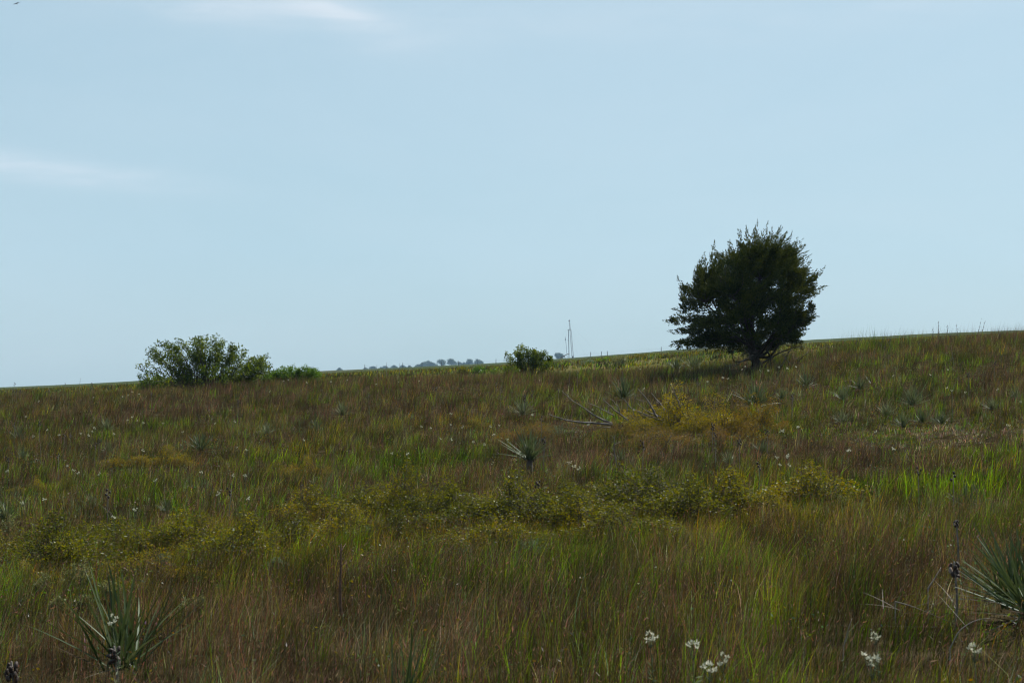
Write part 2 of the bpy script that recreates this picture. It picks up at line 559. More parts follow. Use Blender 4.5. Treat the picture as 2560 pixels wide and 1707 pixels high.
# ------------------------------------------------------------------ ground: one sheet to the horizon
def ground_material():
    m, t = new_mat('prairie_ground')
    out = t.nodes.new('ShaderNodeOutputMaterial')
    b = t.nodes.new('ShaderNodeBsdfDiffuse')
    geo = t.nodes.new('ShaderNodeNewGeometry')
    sp = t.nodes.new('ShaderNodeSeparateXYZ')
    t.links.new(geo.outputs['Position'], sp.inputs[0])

    def noise(scale, detail=6, stretch=(1, 1, 1)):
        mp = t.nodes.new('ShaderNodeMapping'); mp.inputs['Scale'].default_value = stretch
        t.links.new(geo.outputs['Position'], mp.inputs[0])
        n = t.nodes.new('ShaderNodeTexNoise'); n.inputs['Scale'].default_value = scale; n.inputs['Detail'].default_value = detail
        t.links.new(mp.outputs[0], n.inputs['Vector'])
        return n.outputs['Fac']

    def mixc(f, a, c):
        n = t.nodes.new('ShaderNodeMix'); n.data_type = 'RGBA'
        t.links.new(f, n.inputs['Factor']); t.links.new(a, n.inputs['A']); t.links.new(c, n.inputs['B'])
        return n.outputs['Result']

    def band(a, c):
        n = t.nodes.new('ShaderNodeMapRange'); n.interpolation_type = 'SMOOTHSTEP'
        n.inputs['From Min'].default_value = a; n.inputs['From Max'].default_value = c
        t.links.new(sp.outputs[1], n.inputs['Value'])
        return n.outputs[0]
    soil = ramp_node(t, [(0.3, (.018, .014, .008)), (0.55, (.040, .031, .016)), (0.75, (.075, .058, .034))], noise(2.5))
    mid = ramp_node(t, [(0.32, (.060, .070, .020)), (0.5, (.095, .088, .028)), (0.62, (.115, .105, .04)), (0.75, (.075, .10, .022))], noise(0.12, 8, (1, .35, 1)))
    far = ramp_node(t, [(0.3, (.045, .062, .026)), (0.5, (.056, .070, .032)), (0.7, (.074, .074, .040))], noise(0.02, 8, (1, .25, 1)))
    c = mixc(band(88, 120), soil, mid)
    c = mixc(band(240, 420), c, far)
    t.links.new(c, b.inputs['Color'])
    bp = t.nodes.new('ShaderNodeBump'); bp.inputs['Strength'].default_value = 0.9; bp.inputs['Distance'].default_value = 0.25
    t.links.new(noise(1.1, 8), bp.inputs['Height'])
    t.links.new(bp.outputs[0], b.inputs['Normal'])
    t.links.new(b.outputs[0], out.inputs['Surface'])
    return m


gy = np.concatenate([np.linspace(-60, 4, 24), np.exp(np.linspace(math.log(5), math.log(9000), 420))])
gs = np.linspace(-1, 1, 201)
GX = gs[None, :] * (0.75 * np.abs(gy)[:, None] + 45)
GY = np.repeat(gy[:, None], len(gs), 1)
GZ = terrain(GX, GY)
gi = np.arange(len(gy) - 1)[:, None] * len(gs) + np.arange(len(gs) - 1)[None, :]
gq = np.stack([gi, gi + 1, gi + len(gs) + 1, gi + len(gs)], -1).reshape(-1, 4)
ground = obj('ground', make_mesh('ground', np.stack([GX, GY, GZ], -1).reshape(-1, 3), None, [ground_material()], None, gq, True))
tag(ground, 'rolling prairie ground rising to the right towards far pale green fields', None, None, 'structure')

# ------------------------------------------------------------------ grass
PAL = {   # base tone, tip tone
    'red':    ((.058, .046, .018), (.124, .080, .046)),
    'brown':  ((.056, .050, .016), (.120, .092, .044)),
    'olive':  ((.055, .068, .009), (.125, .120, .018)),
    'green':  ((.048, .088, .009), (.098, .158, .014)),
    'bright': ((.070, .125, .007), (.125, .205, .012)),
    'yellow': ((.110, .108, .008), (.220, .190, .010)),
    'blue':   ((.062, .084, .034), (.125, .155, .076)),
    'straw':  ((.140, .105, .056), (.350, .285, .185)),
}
KEYS = list(PAL)
# patches of the hillside: place in the picture, half width and half depth in metres, weights
PATCH = [
    # px, py, rx, ry, kind, weight, height factor
    (2480, 1190, 1.5, 2.6, 'bright', 8.0, 1.25), (2545, 1120, 0.9, 2.2, 'bright', 6, 1.2), (2180, 1190, 1.6, 2, 'green', 2.0, 1.0),
    (700, 1130, 1.0, 3, 'bright', 1.2, 1.0), (1080, 1135, 1.2, 1.4, 'green', 7.0, 1.6), (960, 1290, 4, 3, 'yellow', 1.6, .9), (1350, 1290, 3.5, 3, 'yellow', 1.6, .9), (1650, 1270, 3, 3, 'yellow', 1.4, .9), (300, 1380, 2.2, 2, 'yellow', 1.6, .9), (1150, 1030, 2.2, 5, 'yellow', 1.4, 1.0),
    (1640, 1150, 1.4, 3, 'blue', 1.6, 1.0), (2040, 1100, .75, 1.6, 'red', 9.0, 1.5), (2150, 1105, .6, 1.5, 'red', 9.0, 1.45), (2300, 1150, 2.2, 2.0, 'red', 3.0, 1.0),
    (2250, 1080, 2.6, 4, 'straw', 1.8, 0.55), (2450, 1060, 1.8, 4, 'straw', 0.9, 0.8), (240, 1010, 2.6, 4, 'red', 2.0, 1.1), (330, 1020, 1.2, 3, 'red', 3.0, 1.1),
    (600, 980, 5, 6, 'red', 1.6, 1.0), (1000, 960, 6, 7, 'red', 1.6, 1.0), (1700, 1230, 1.2, 2, 'bright', 1.4, 0.9),
    (1300, 1330, 1.6, 2, 'green', 1.2, 1.0), (1350, 1420, 1.4, 1.6, 'green', 0.8, 1.0), (1500, 1440, 1.2, 1.6, 'green', 0.7, 1.0),
    (640, 1330, 1.2, 1.6, 'bright', 1.6, 0.9), (240, 1320, 0.8, 1.5, 'bright', 2.0, 0.9), (900, 1620, 0.9, 1.0, 'red', 1.5, 1.0),
    (1750, 930, 2.4, 2.2, 'blue', 3.0, 1.5), (2220, 850, 2.2, 3, 'green', 2.5, 1.5), (2140, 860, 1.0, 2, 'green', 3, 1.6), (2500, 860, 3.0, 4, 'yellow', 1.2, 1.1),
    (2420, 880, 2.5, 4, 'green', 1.0, 1.0), (2300, 852, 3, 2, 'red', 3, 1.45), (2060, 868, 2, 2, 'red', 3, 1.4), (2520, 835, 2.5, 2.5, 'red', 3, 1.5), (2000, 1500, 1.0, 1.4, 'green', .4, 1.05), (1650, 1560, 1.2, 1.2, 'green', .5, 1.0),
    (2150, 1380, 1.3, 2, 'red', 1.6, 1.0), (1200, 1500, 1.0, 1.4, 'red', 1.0, 1.0), (100, 1180, 2, 3, 'red', 1.2, 0.9), (800, 1160, 3, 4, 'brown', 1.5, 0.9),
    (1500, 1120, 2.6, 3, 'red', 2.2, 1.0), (2300, 1600, .8, .8, 'straw', 1.2, 0.7),
]
PATCH_W = []
for px, py, rx, ry, kd, w, hf in PATCH:
    p = foot(px, py, 0.25)
    PATCH_W.append((p[0], p[1], rx, ry, KEYS.index(kd), w, hf))


def grass_field(name, label, count, y0, y1, x_half, hmin, hmax, wmin, wmax, per, radius, segs, seed, widen=1.0, mid=False):
    """tufts of blades over part of the hillside; every blade has its own height, lean and tone"""
    g = np.random.default_rng(seed)
    nt = count // per
    # even cover on the ground, tapering with distance
    yy = y0 + (y1 - y0) * g.random(nt * 3)
    half = x_half(yy)
    keep = g.random(len(yy)) < half / half.max()
    yy = yy[keep][:nt]
    nt = len(yy)
    xx = (g.random(nt) * 2 - 1) * x_half(yy)
    # tone weights of each tuft
    n1 = fbm(xx * 0.22, yy * 0.10, 101 + 0); n2 = fbm(xx * 0.45 + 9, yy * 0.22, 202); n3 = fbm(xx * 1.3, yy * 0.7, 303)
    n4 = fbm(xx * 0.5 + 40, yy * 0.25, 404)
    W = np.zeros((nt, len(KEYS)))
    slope = sstep(30, 60, yy)
    W[:, 0] = 0.38 + 0.35 * slope + 1.5 * np.clip((n1 - 0.42) * 4, 0, 1) * (0.5 + 0.9 * slope)
    W[:, 1] = 0.70 + 0.4 * slope
    W[:, 2] = 0.80 + 0.9 * np.clip((n2 - 0.45) * 4, 0, 1)
    W[:, 3] = 0.35 + 1.3 * np.clip((n4 - 0.52) * 5, 0, 1)
    W[:, 4] = 0.06 + 0.4 * np.clip((n3 - 0.62) * 5, 0, 1) * np.clip((n4 - 0.45) * 4, 0, 1)
    W[:, 5] = 0.10 + 0.6 * np.clip((n2 - 0.58) * 5, 0, 1)
    W[:, 6] = 0.22 + 0.5 * np.clip((0.42 - n2) * 5, 0, 1)
    fg = 1 - sstep(14, 26, yy)
    W[:, 0] += 0.45 * fg; W[:, 1] += 0.30 * fg; W[:, 2] *= 1 - .25 * fg; W[:, 3] *= 1 - .2 * fg; W[:, 5] *= 1 - .75 * fg
    W[:, 7] = 0.10 + 0.35 * np.clip((n3 - 0.6) * 4, 0, 1)
    if mid:
        W[:] = 0.05
        W[:, 2] = .8; W[:, 5] = 0.3 + 1.6 * np.clip((n4 - 0.48) * 5, 0, 1); W[:, 3] = .6 * n1 + .2; W[:, 6] = 0.4 + 1.6 * np.clip((n2 - .5) * 5, 0, 1); W[:, 1] = .5
    if not mid:     # clumps of one kind, a hand to half a metre across
        c1 = vnoise(xx * 1.6, yy * 1.1, 601); c2 = vnoise(xx * 1.5 + 50, yy * 1.0, 602); c3 = vnoise(xx * 2.6 + 90, yy * 1.8, 603)
        W[:, 0] *= 1 + 4.0 * sstep(.62, .85, c1); W[:, 3] *= 1 + 3.5 * sstep(.66, .88, c2); W[:, 7] *= 1 + 5.0 * sstep(.72, .92, c3)
        W[:, 5] *= 1 + 3.0 * sstep(.7, .9, vnoise(xx * 1.5 + 20, yy * 1.1, 604)); W[:, 6] *= 1 + 3.0 * sstep(.7, .9, vnoise(xx * 1.9 + 70, yy * 1.3, 605))
    hf = 0.58 + 0.88 * fbm(xx * 1.5, yy * 1.0, 505)
    if not mid:
        for cx, cy, rx, ry, k, w, f in PATCH_W:
            d = ((xx - cx) / rx) ** 2 + ((yy - cy) / ry) ** 2
            e = np.exp(-d * 1.3) * (0.6 + 0.8 * n3)
            W[:, k] += w * e
            hf *= 1 + (f - 1) * np.clip(e * 1.3, 0, 1)
        for cx, cy, r, f in CL:
            near = (np.abs(xx - cx) < 2 * r) & (np.abs(yy - cy) < 2.4 * r)
            if near.any():
                d = ((xx[near] - cx) ** 2 + ((yy[near] - cy) / 1.2) ** 2) / (r * r)
                hf[near] *= 1 - (1 - f) * np.exp(-d ** 2)
    W /= W.sum(1, keepdims=True)
    W = W ** 1.5
    W /= W.sum(1, keepdims=True)
    cls_t = (W.cumsum(1) > g.random((nt, 1))).argmax(1)
    # blades
    n = nt * per
    ti = np.repeat(np.arange(nt), per)
    own = g.random(n) < 0.22
    cls = np.where(own, (W.cumsum(1)[ti] > g.random((n, 1))).argmax(1), cls_t[ti])
    th = g.random(n) * 2 * math.pi
    rr = radius * np.sqrt(g.random(n)) * (0.5 + g.random(nt))[ti]
    bx = xx[ti] + rr * np.cos(th); by = yy[ti] + rr * np.sin(th)
    bz = terrain(bx, by) - 0.02
    h = (hmin + (hmax - hmin) * g.random(n) ** 1.3) * hf[ti] * (0.8 + 0.4 * g.random(nt))[ti]
    h = np.where(cls == 7, h * 0.8, h)
    h = np.where((cls <= 1) & (g.random(n) < 0.35), h * 1.25, h)
    lean = 0.12 + 0.42 * g.random(n) ** 1.5 + 0.9 * (g.random(n) < 0.07) * g.random(n)
    wind = np.array([0.13, 0.0])
    lx = np.cos(th) * lean * 0.75 + wind[0] + (0.34 * (vnoise(xx * 1.4 + 7, yy * 1.1, 701) - .45))[ti] + g.normal(size=n) * 0.12
    ly = np.sin(th) * lean * 0.75 + wind[1] + g.normal(size=n) * 0.14
    sa = g.random(n) * 2 * math.pi
    wid = (wmin + (wmax - wmin) * g.random(n)) * widen
    wid = np.where(cls <= 1, wid * 0.75, wid); wid = np.where((cls == 3) | (cls == 4), wid * 1.35, wid)
    sx, sy = np.cos(sa) * wid / 2, np.sin(sa) * wid / 2
    base = np.array([PAL[k][0] for k in KEYS])[cls]; tip = np.array([PAL[k][1] for k in KEYS])[cls]
    var = (0.36 + 1.30 * g.random((n, 1)) ** 1.6) * ((0.62 + 0.70 * g.random(nt)) * (0.45 + 1.15 * sstep(.15, .85, vnoise(xx * 2.6 + 3, yy * 1.7, 801))))[ti][:, None]
    hue = 1 + 0.18 * g.normal(size=(n, 3))
    base = np.clip(base * var * hue * ALB, .003, .6); tip = np.clip(tip * var * hue * ALB, .003, .6)
    rows, cols = [], []
    levels = [0.0, 0.55, 1.0] if segs == 2 else [0.0, 1.0]
    for t in levels:
        cx = bx + lx * h * t * t; cy = by + ly * h * t * t; cz = bz + h * t * (1 - 0.10 * t * np.hypot(lx, ly))
        k = 1.0 if t == 0 else 0.8
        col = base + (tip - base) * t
        if t < 1:
            rows.append(np.stack([cx - sx * k, cy - sy * k, cz], 1)); rows.append(np.stack([cx + sx * k, cy + sy * k, cz], 1))
            cols += [col, col]
        else:
            rows.append(np.stack([cx, cy, cz], 1)); cols.append(col)
    nv = len(rows)
    V = np.stack(rows, 1).reshape(-1, 3); Cc = np.stack(cols, 1).reshape(-1, 3)
    b = np.arange(n)[:, None] * nv
    T = np.concatenate([b + [0, 1, 3], b + [0, 3, 2], b + [2, 3, 4]]) if segs == 2 else b + [0, 1, 2]
    if not mid:     # seed heads and broken ends on part of the dry stems
        hd = np.nonzero((cls <= 1) & (g.random(n) < (0.30 if segs == 2 else 0.15)))[0]
        m = len(hd)
        tp = V.reshape(n, nv, 3)[hd, -1]
        dr = nrm(np.stack([lx[hd] * 1.6, ly[hd] * 1.6, np.full(m, .8)], 1) + g.normal(size=(m, 3)) * .25)
        sd = nrm(np.cross(dr, g.normal(size=(m, 3))))
        hl = (.018 + .032 * g.random((m, 1))); hw = hl * (.05 + .05 * g.random((m, 1)))
        hv = np.stack([tp - dr * hl * .4, tp + sd * hw, tp + dr * hl * .6, tp - sd * hw], 1).reshape(-1, 3)
        hb = np.arange(m)[:, None] * 4 + len(V)
        hc = np.repeat(np.array([[.080, .052, .030]]) * (0.5 + 1.2 * g.random((m, 1))) * (1 + .12 * g.normal(size=(m, 3))), 4, 0)
        V = np.concatenate([V, hv]); T = np.concatenate([T, hb + [0, 1, 2], hb + [0, 2, 3]]); Cc = np.concatenate([Cc, np.clip(hc, .004, .6)])
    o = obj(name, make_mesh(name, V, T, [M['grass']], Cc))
    tag(o, label, 'grass', None, 'stuff')
    return o


# ------------------------------------------------------------------ the juniper on the crest
def juniper():
    g = np.random.default_rng(21)
    base = foot(1892, 911)
    base[1] = 70.0
    base[0] = (1892 - 1280) / FPX * 70.0
    base[2] = tz(base[0], base[1]) - 0.05
    root = thing('juniper_tree', 'lone dark green juniper with a rounded windswept crown on the crest', 'tree', base, 0, None, (1.0, 1.0, .935))
    # outline of the crown on either side of the trunk (height, reach)
    L = np.array([(.85, .8), (.9, 2.2), (.95, 3.0), (1.36, 3.15), (1.83, 3.4), (2.46, 2.9), (2.9, 2.95), (3.46, 2.85), (3.93, 2.55), (4.4, 2.0), (4.6, 1.2), (4.9, .5), (5.0, .1)])
    R = np.array([(1.0, .5), (1.15, 1.5), (1.3, 1.85), (1.83, 1.95), (2.46, 2.1), (2.9, 2.15), (3.46, 2.3), (3.93, 2.4), (4.4, 1.85), (4.8, 1.6), (5.05, 1.2), (5.2, .7)])
    # trunk: leans a little to the left then up, with a few heavy limbs
    tg = Geo()
    trunk_pts = spline([(0.06, 0, -0.2), (0.0, 0, 0.25), (-0.16, 0.02, 0.75), (-0.22, 0, 1.5), (-0.1, 0, 2.6), (0.15, 0, 3.7), (0.4, 0, 4.5)], 22)
    tg.tube(trunk_pts, np.interp(np.linspace(0, 1, 22), [0, .06, .3, .7, 1], [.27, .19, .15, .08, .02]), 9)
    for a in np.linspace(0, 2 * math.pi, 7)[:-1]:       # root flare
        tg.tube(spline([(math.cos(a) * .34, math.sin(a) * .34, -.14), (math.cos(a) * .2, math.sin(a) * .2, .05), (math.cos(a) * .05, math.sin(a) * .05, .45)], 5), [.05, .07, .08, .07, .03], 5)
    trunk = obj('trunk', tg.mesh('juniper_trunk', [M['bark']], True), root)

    def trunk_at(h):
        return np.array([np.interp(h, trunk_pts[:, 2], trunk_pts[:, k]) for k in range(3)])
    lg = Geo(); fg = Geo()
    P, D, S, Wd = [], [], [], []
    tips = []
    for i in range(2600):
        az = g.random() * 2 * math.pi
        h = 1.05 + 4.2 * (g.random() ** 0.9)
        c = math.cos(az)
        l = np.interp(h, L[:, 0], L[:, 1], right=0.0) if h < 5.1 else 0.05
        r = np.interp(h, R[:, 0], R[:, 1], right=0.4)
        reach = (1 + c) / 2 * r + (1 - c) / 2 * l
        if g.random() > 0.25 + 0.75 * reach / 3.2:
            continue
        f = 0.10 + 0.74 * g.random() ** .7
        if h < 2.5 and g.random() < .45:
            continue
        lump = 0.88 + 0.24 * vnoise(np.array([az * 2.1]), np.array([h * 2.6]), 77)[0]
        p = np.array([c * reach * f * lump, math.sin(az) * reach * f * 0.92 * lump, h * (0.97 + 0.05 * g.random())])
        if all((np.linalg.norm((p - q) * (1, 1, 1.5))) > 0.34 for q in tips):
            tips.append(p)
        if len(tips) > 270:
            break
    n_body = len(tips)
    for i in range(900):
        az = g.random() * 2 * math.pi
        if abs(math.sin(az)) < .25 or len(tips) > n_body + 62:
            continue
        h = 0.95 + 4.0 * g.random()
        c = math.cos(az)
        reach = (1 + c) / 2 * np.interp(h, R[:, 0], R[:, 1]) + (1 - c) / 2 * np.interp(h, L[:, 0], L[:, 1])
        p = np.array([c * reach, math.sin(az) * reach * .92, h]) * [.88, .88, .98] * (.92 + .1 * g.random())
        if all(np.linalg.norm((p - q) * (1, 1, 1.3)) > 0.55 for q in tips[n_body:]):
            tips.append(p)
    for x, h in [(-3.3, 1.85), (-3.1, 1.4), (-3.0, .85), (-2.8, .75), (-2.3, .75), (-1.8, .8), (-2.85, 2.4), (-2.9, 2.9), (-2.85, 3.4), (-2.5, 3.9), (-2.05, 4.35), (-1.7, 4.2), (-1.3, 4.5), (-.9, 4.45), (-.5, 4.75),
                 (0, 4.75), (.45, 4.6), (.8, 5.0), (1.1, 4.8), (1.5, 4.85), (1.7, 4.4), (2.0, 4.2), (2.3, 3.85), (2.25, 3.4), (2.15, 3.0), (2.1, 2.5), (2.0, 2.1), (1.95, 1.7), (1.8, 1.3), (1.5, 1.1),
                 (-1.2, 1.1), (-2.5, 1.2), (-2.2, 1.7), (1.0, 1.15)]:
        tips.append(np.array([(x + .3) * (.84 + .13 * g.random()) - .3, g.normal() * 0.35, 2.3 + (h - 2.3) * (.72 + .17 * g.random())]))
    # heavy crooked limbs first; every leafy branch then springs from the nearest of them
    nodes, ndir = [trunk_at(h) for h in (1.2, 1.8, 2.4, 3.0, 3.6, 4.1)], []
    for i in range(22):
        az = i * 2.4 + g.normal() * .4
        c = math.cos(az)
        hh = 1.0 + 3.4 * ((i * 0.618) % 1.0)
        reach = ((1 + c) / 2 * np.interp(hh, R[:, 0], R[:, 1]) + (1 - c) / 2 * np.interp(hh, L[:, 0], L[:, 1])) * (0.55 + .2 * g.random())
        e = np.array([c * reach, math.sin(az) * reach * .9, hh + .2 * g.normal()])
        s = trunk_at(np.clip(hh - .35 - .45 * reach, .5, 3.8))
        pts = spline([s, s + (e - s) * [.35, .35, .15] + g.normal(size=3) * .10, s + (e - s) * [.7, .7, .6] + g.normal(size=3) * .14, e], 12)
        lg.tube(pts, np.linspace(.055, .018, 12), 6)
        nodes += list(pts[4:])
    nodes = np.array(nodes)
    for i_tip, p in enumerate(tips):
        bough = i_tip >= n_body
        h = p[2]
        dn = nodes - p
        cost = np.linalg.norm(dn, axis=1) + 1.2 * np.clip(dn[:, 2] + .12, 0, None) + .25 * g.random(len(nodes))
        s = nodes[np.argmin(cost)]
        m = s + (p - s) * np.array([.5, .5, .36]) + g.normal(size=3) * 0.10
        pts = spline([s, m, p], 9)
        w = np.linalg.norm(p - s)
        lg.tube(pts, np.linspace(0.010 + 0.010 * w, 0.004, 9), 5)
        # feathery plumes: pointed sprays along the limb and one at its end, swept up and to the lee side
        sweep = np.array([0.16 + .14 * h / 5, 0, 0.12 + .46 * (h / 5) ** 1.3])
        npl = int((10 + 12 * w) if bough else (4 + 4.6 * w))
        for i_t, t in enumerate(list(np.sort(g.random(npl)) * 0.80 + 0.18) + [1.0]):
            q = np.array([np.interp(t, np.linspace(0, 1, 9), pts[:, k]) for k in range(3)])
            ax = nrm(pts[min(8, int(t * 8) + 1)] - pts[max(0, int(t * 8) - 1)])
            side = g.normal(size=3); side -= ax * side.dot(ax); side = nrm(side)
            end = t == 1.0
            d = nrm(ax + (0 if end else 1) * side * (0.45 + 0.4 * g.random()) + sweep * (.4 + .7 * g.random()))
            le = (0.38 + 0.28 * g.random()) if end else ((0.26 + 0.26 * g.random()) * (1.45 - .95 * t) if bough else 0.26 + 0.32 * g.random())
            k = int(26 + 44 * le)
            u = g.random(k) ** .85
            curve = d * u[:, None] * le + sweep * (u ** 2)[:, None] * le * .35
            rad = nrm(g.normal(size=(k, 3))) * ((1 - u) * .11 + .010)[:, None] * (.5 + .7 * g.random((k, 1)))
            P.append(q + curve + rad)
            D.append(nrm(d * .9 + rad * 9 + sweep * .5 + g.normal(size=(k, 3)) * .30))
            S.append((0.065 + 0.075 * g.random(k)) * (1.15 - .5 * u)); Wd.append((0.022 + 0.022 * g.random(k)) * (1.15 - .5 * u))
    fg.leaves(np.concatenate(P), np.concatenate(D), np.concatenate(S), np.concatenate(Wd))
    obj('limbs', lg.mesh('juniper_limbs', [M['bark']]), trunk)
    obj('crown', fg.mesh('juniper_crown', [M['juniper']]), root)
    # dead lower branches: each one a bare crooked stick
    S70 = FPX / 70.0
    rel = lambda x, y, dy=0.0: np.array([(x - 1892) / S70, dy, (911 - y) / S70 + 0.05])
    crop = lambda cx, cy, dy=0.0: rel(1600 + cx / 3.563, 520 + cy / 3.563, dy)
    dead = [[(1000, 1260), (900, 1320), (800, 1375), (690, 1325)], [(1010, 1290), (850, 1330), (815, 1270), (830, 1220)],
            [(1080, 1340), (1200, 1260), (1330, 1200), (1420, 1180)], [(1240, 1385), (1290, 1290), (1340, 1170), (1300, 1120)],
            [(1100, 1390), (1160, 1300), (1230, 1230), (1180, 1170)], [(1070, 1385), (1130, 1360), (1200, 1300), (1370, 1190)],
            [(1340, 1375), (1290, 1300), (1240, 1250)], [(1390, 1350), (1440, 1280), (1490, 1235)], [(1270, 1365), (1350, 1330), (1400, 1290)],
            [(980, 1310), (960, 1250), (900, 1200)], [(1160, 1390), (1150, 1290), (1190, 1220), (1280, 1160)], 
            [(1090, 1290), (1100, 1240), (1130, 1180)]]
    for i, br in enumerate(dead):
        dy = -0.3 - 0.6 * g.random()
        pts = [crop(x, y, dy * (0.3 + k / len(br)) + g.normal() * 0.08) for k, (x, y) in enumerate(br)]
        dg = Geo()
        pts = spline(pts, 10)
        dg.tube(pts, np.linspace(.032, .007, 10) * (0.7 + 0.6 * g.random()), 5)
        for _ in range(4):
            k = g.integers(3, 9)
            e = pts[k] + g.normal(size=3) * np.array([.22, .2, .16]) + np.array([0.05, 0, .05])
            dg.tube(np.stack([pts[k], (pts[k] + e) / 2 + g.normal(size=3) * .03, e]), [.010, .007, .003], 4)
        obj('dead_branch', dg.mesh('juniper_dead_branch', [M['dead_wood'] if i % 3 == 0 else M['dark_wood']], True), root)
    CLEAR.append((base[0], base[1] - .6, 1.3, .45))
    return root


juniper()


# ------------------------------------------------------------------ leafy bushes
def bush_geo(g, outline, depth, n_stem, leaf, n_leaf, bare=0.25, clump=0.16, up=0.25, droop=0.0, twig=1.0):
    """outline: list of (x, top height) across the bush; stems fan out from the ground, leaves sit in clumps round their ends"""
    ox = np.array([o[0] for o in outline]); oz = np.array([o[1] for o in outline])
    width = ox.max() - ox.min()
    cx = (ox.max() + ox.min()) / 2
    st, lf = Geo(), Geo()
    P, D = [], []
    ends = []
    tries = 0
    while len(ends) < n_stem and tries < n_stem * 20:
        tries += 1
        x = ox.min() + width * g.random()
        top = np.interp(x, ox, oz)
        if top < 0.08 or g.random() > 0.35 + 0.65 * top / oz.max():
            continue
        y = g.normal() * depth * 0.45 * (0.4 + 0.6 * top / oz.max())
        k = math.sqrt(max(0.05, 1 - (y / (depth * 1.05)) ** 2)) if abs(y) < depth else 0.3
        z = top * k * (1.0 - 0.75 * g.random() ** 2.2)
        ends.append(np.array([x, y, z]))
    for e in ends:
        s = np.array([cx + (e[0] - cx) * (0.25 + 0.2 * g.random()) + g.normal() * 0.10, e[1] * 0.35 + g.normal() * 0.08, -0.05])
        m = s + (e - s) * np.array([.42, .42, .58]) + g.normal(size=3) * 0.05 * width ** 0.5
        pts = spline([s, m, e], 7)
        ln = np.linalg.norm(e - s)
        if twig < 1:
            st.tube(pts[::2], np.linspace(.005 + .006 * ln, .003, 4) * twig, 3)
        else:
            st.tube(pts, np.linspace(.005 + .006 * ln, .003, 7), 4)
        k = int(n_leaf * (0.6 + 0.8 * g.random()))
        t = 1 - (1 - bare) * g.random(k) ** 1.8
        q = np.stack([np.interp(t, np.linspace(0, 1, 7), pts[:, j]) for j in range(3)], 1)
        off = nrm(g.normal(size=(k, 3))) * (clump * g.random(k) ** 0.6)[:, None]
        P.append(q + off); D.append(nrm(off / clump + g.normal(size=(k, 3)) * 0.6 + np.array([0.1, 0, up - droop])))
    P = np.concatenate(P); D = np.concatenate(D)
    ok = P[:, 2] > 0.03
    P, D = P[ok], D[ok]
    sz = leaf * (0.7 + 0.6 * g.random(len(P)))
    lf.leaves(P, D, sz, sz * 0.55)
    return st, lf


def bush(name, label, cat, px, top_rows, base_row, depth_y, thick, mat, n_stem, leaf, n_leaf, seed, bare=0.25, clump=0.16, stem_mat='bark', group=None, **kw):
    """top_rows: [(px, row of the outline)] as the bush stands at distance depth_y"""
    g = np.random.default_rng(seed)
    s = FPX / depth_y
    x0 = (px - 1280) / s
    z0 = tz(x0, depth_y)
    zb = CAM_Z + (EYE_ROW - base_row) / s
    z0 = min(z0, zb)
    root = thing(name, label, cat, (x0, depth_y, z0), 0, group)
    outline = [((p - px) / s, max(0.0, CAM_Z + (EYE_ROW - r) / s - z0)) for p, r in top_rows]
    st, lf = bush_geo(g, outline, thick, n_stem, leaf, n_leaf, bare, clump, **kw)
    obj('stem', st.mesh(name + '_stem', [M[stem_mat]]), root)
    obj('foliage', lf.mesh(name + '_foliage', [M[mat]]), root)
    return root


bush('leafy_bush', 'large spreading dark green leafy bush on the skyline', 'bush', 500,
     [(352, 905), (358, 895), (372, 868), (392, 856), (420, 858), (450, 848), (482, 834), (500, 842), (515, 835), (545, 836), (560, 856), (585, 862), (610, 872), (625, 890), (645, 900), (668, 886), (680, 904), (690, 935)],
     950, 80, 1.5, 'leaf_bush', 175, 0.090, 105, 31, 0.42, 0.165)
bush('small_bush', 'small pale yellow-green bush hugging the foot of the large leafy bush', 'bush', 368,
     [(338, 948), (345, 938), (360, 930), (375, 928), (390, 936), (405, 950)], 955, 79, 0.4, 'leaf_bright', 26, 0.07, 40, 32, 0.3, 0.10)
bush('green_bush', 'low bright green bush beside the large leafy bush', 'bush', 742,
     [(655, 950), (672, 935), (690, 925), (705, 917), (725, 914), (745, 915), (760, 918), (775, 916), (790, 924), (803, 935), (812, 948)], 958, 79.5, 0.7, 'leaf_bright', 130, 0.065, 80, 33, 0.25, 0.12)
bush('bushy_shrub', 'dark green bush with tufted tops below the drilling mast', 'bush', 1322,
     [(1264, 878), (1270, 868), (1282, 858), (1292, 872), (1303, 859), (1315, 872), (1325, 876), (1338, 868), (1348, 882), (1358, 873), (1372, 886), (1380, 900), (1387, 908), (1384, 925)],
     938, 86, 0.7, 'leaf_bush', 64, 0.080, 105, 34, 0.5, 0.125)
bush('low_bush', 'low green bush at the foot of the tufted dark bush', 'bush', 1270,
     [(1240, 935), (1252, 922), (1268, 918), (1284, 914), (1300, 925)], 940, 85, 0.4, 'leaf_bush', 28, 0.07, 45, 35, 0.3, 0.12)
bush('bright_bush', 'small bright green bush just left of the tufted dark bush', 'bush', 1240,
     [(1222, 935), (1230, 922), (1240, 920), (1252, 928), (1258, 938)], 942, 84, 0.3, 'leaf_bright', 20, 0.06, 40, 36, 0.3, 0.10)
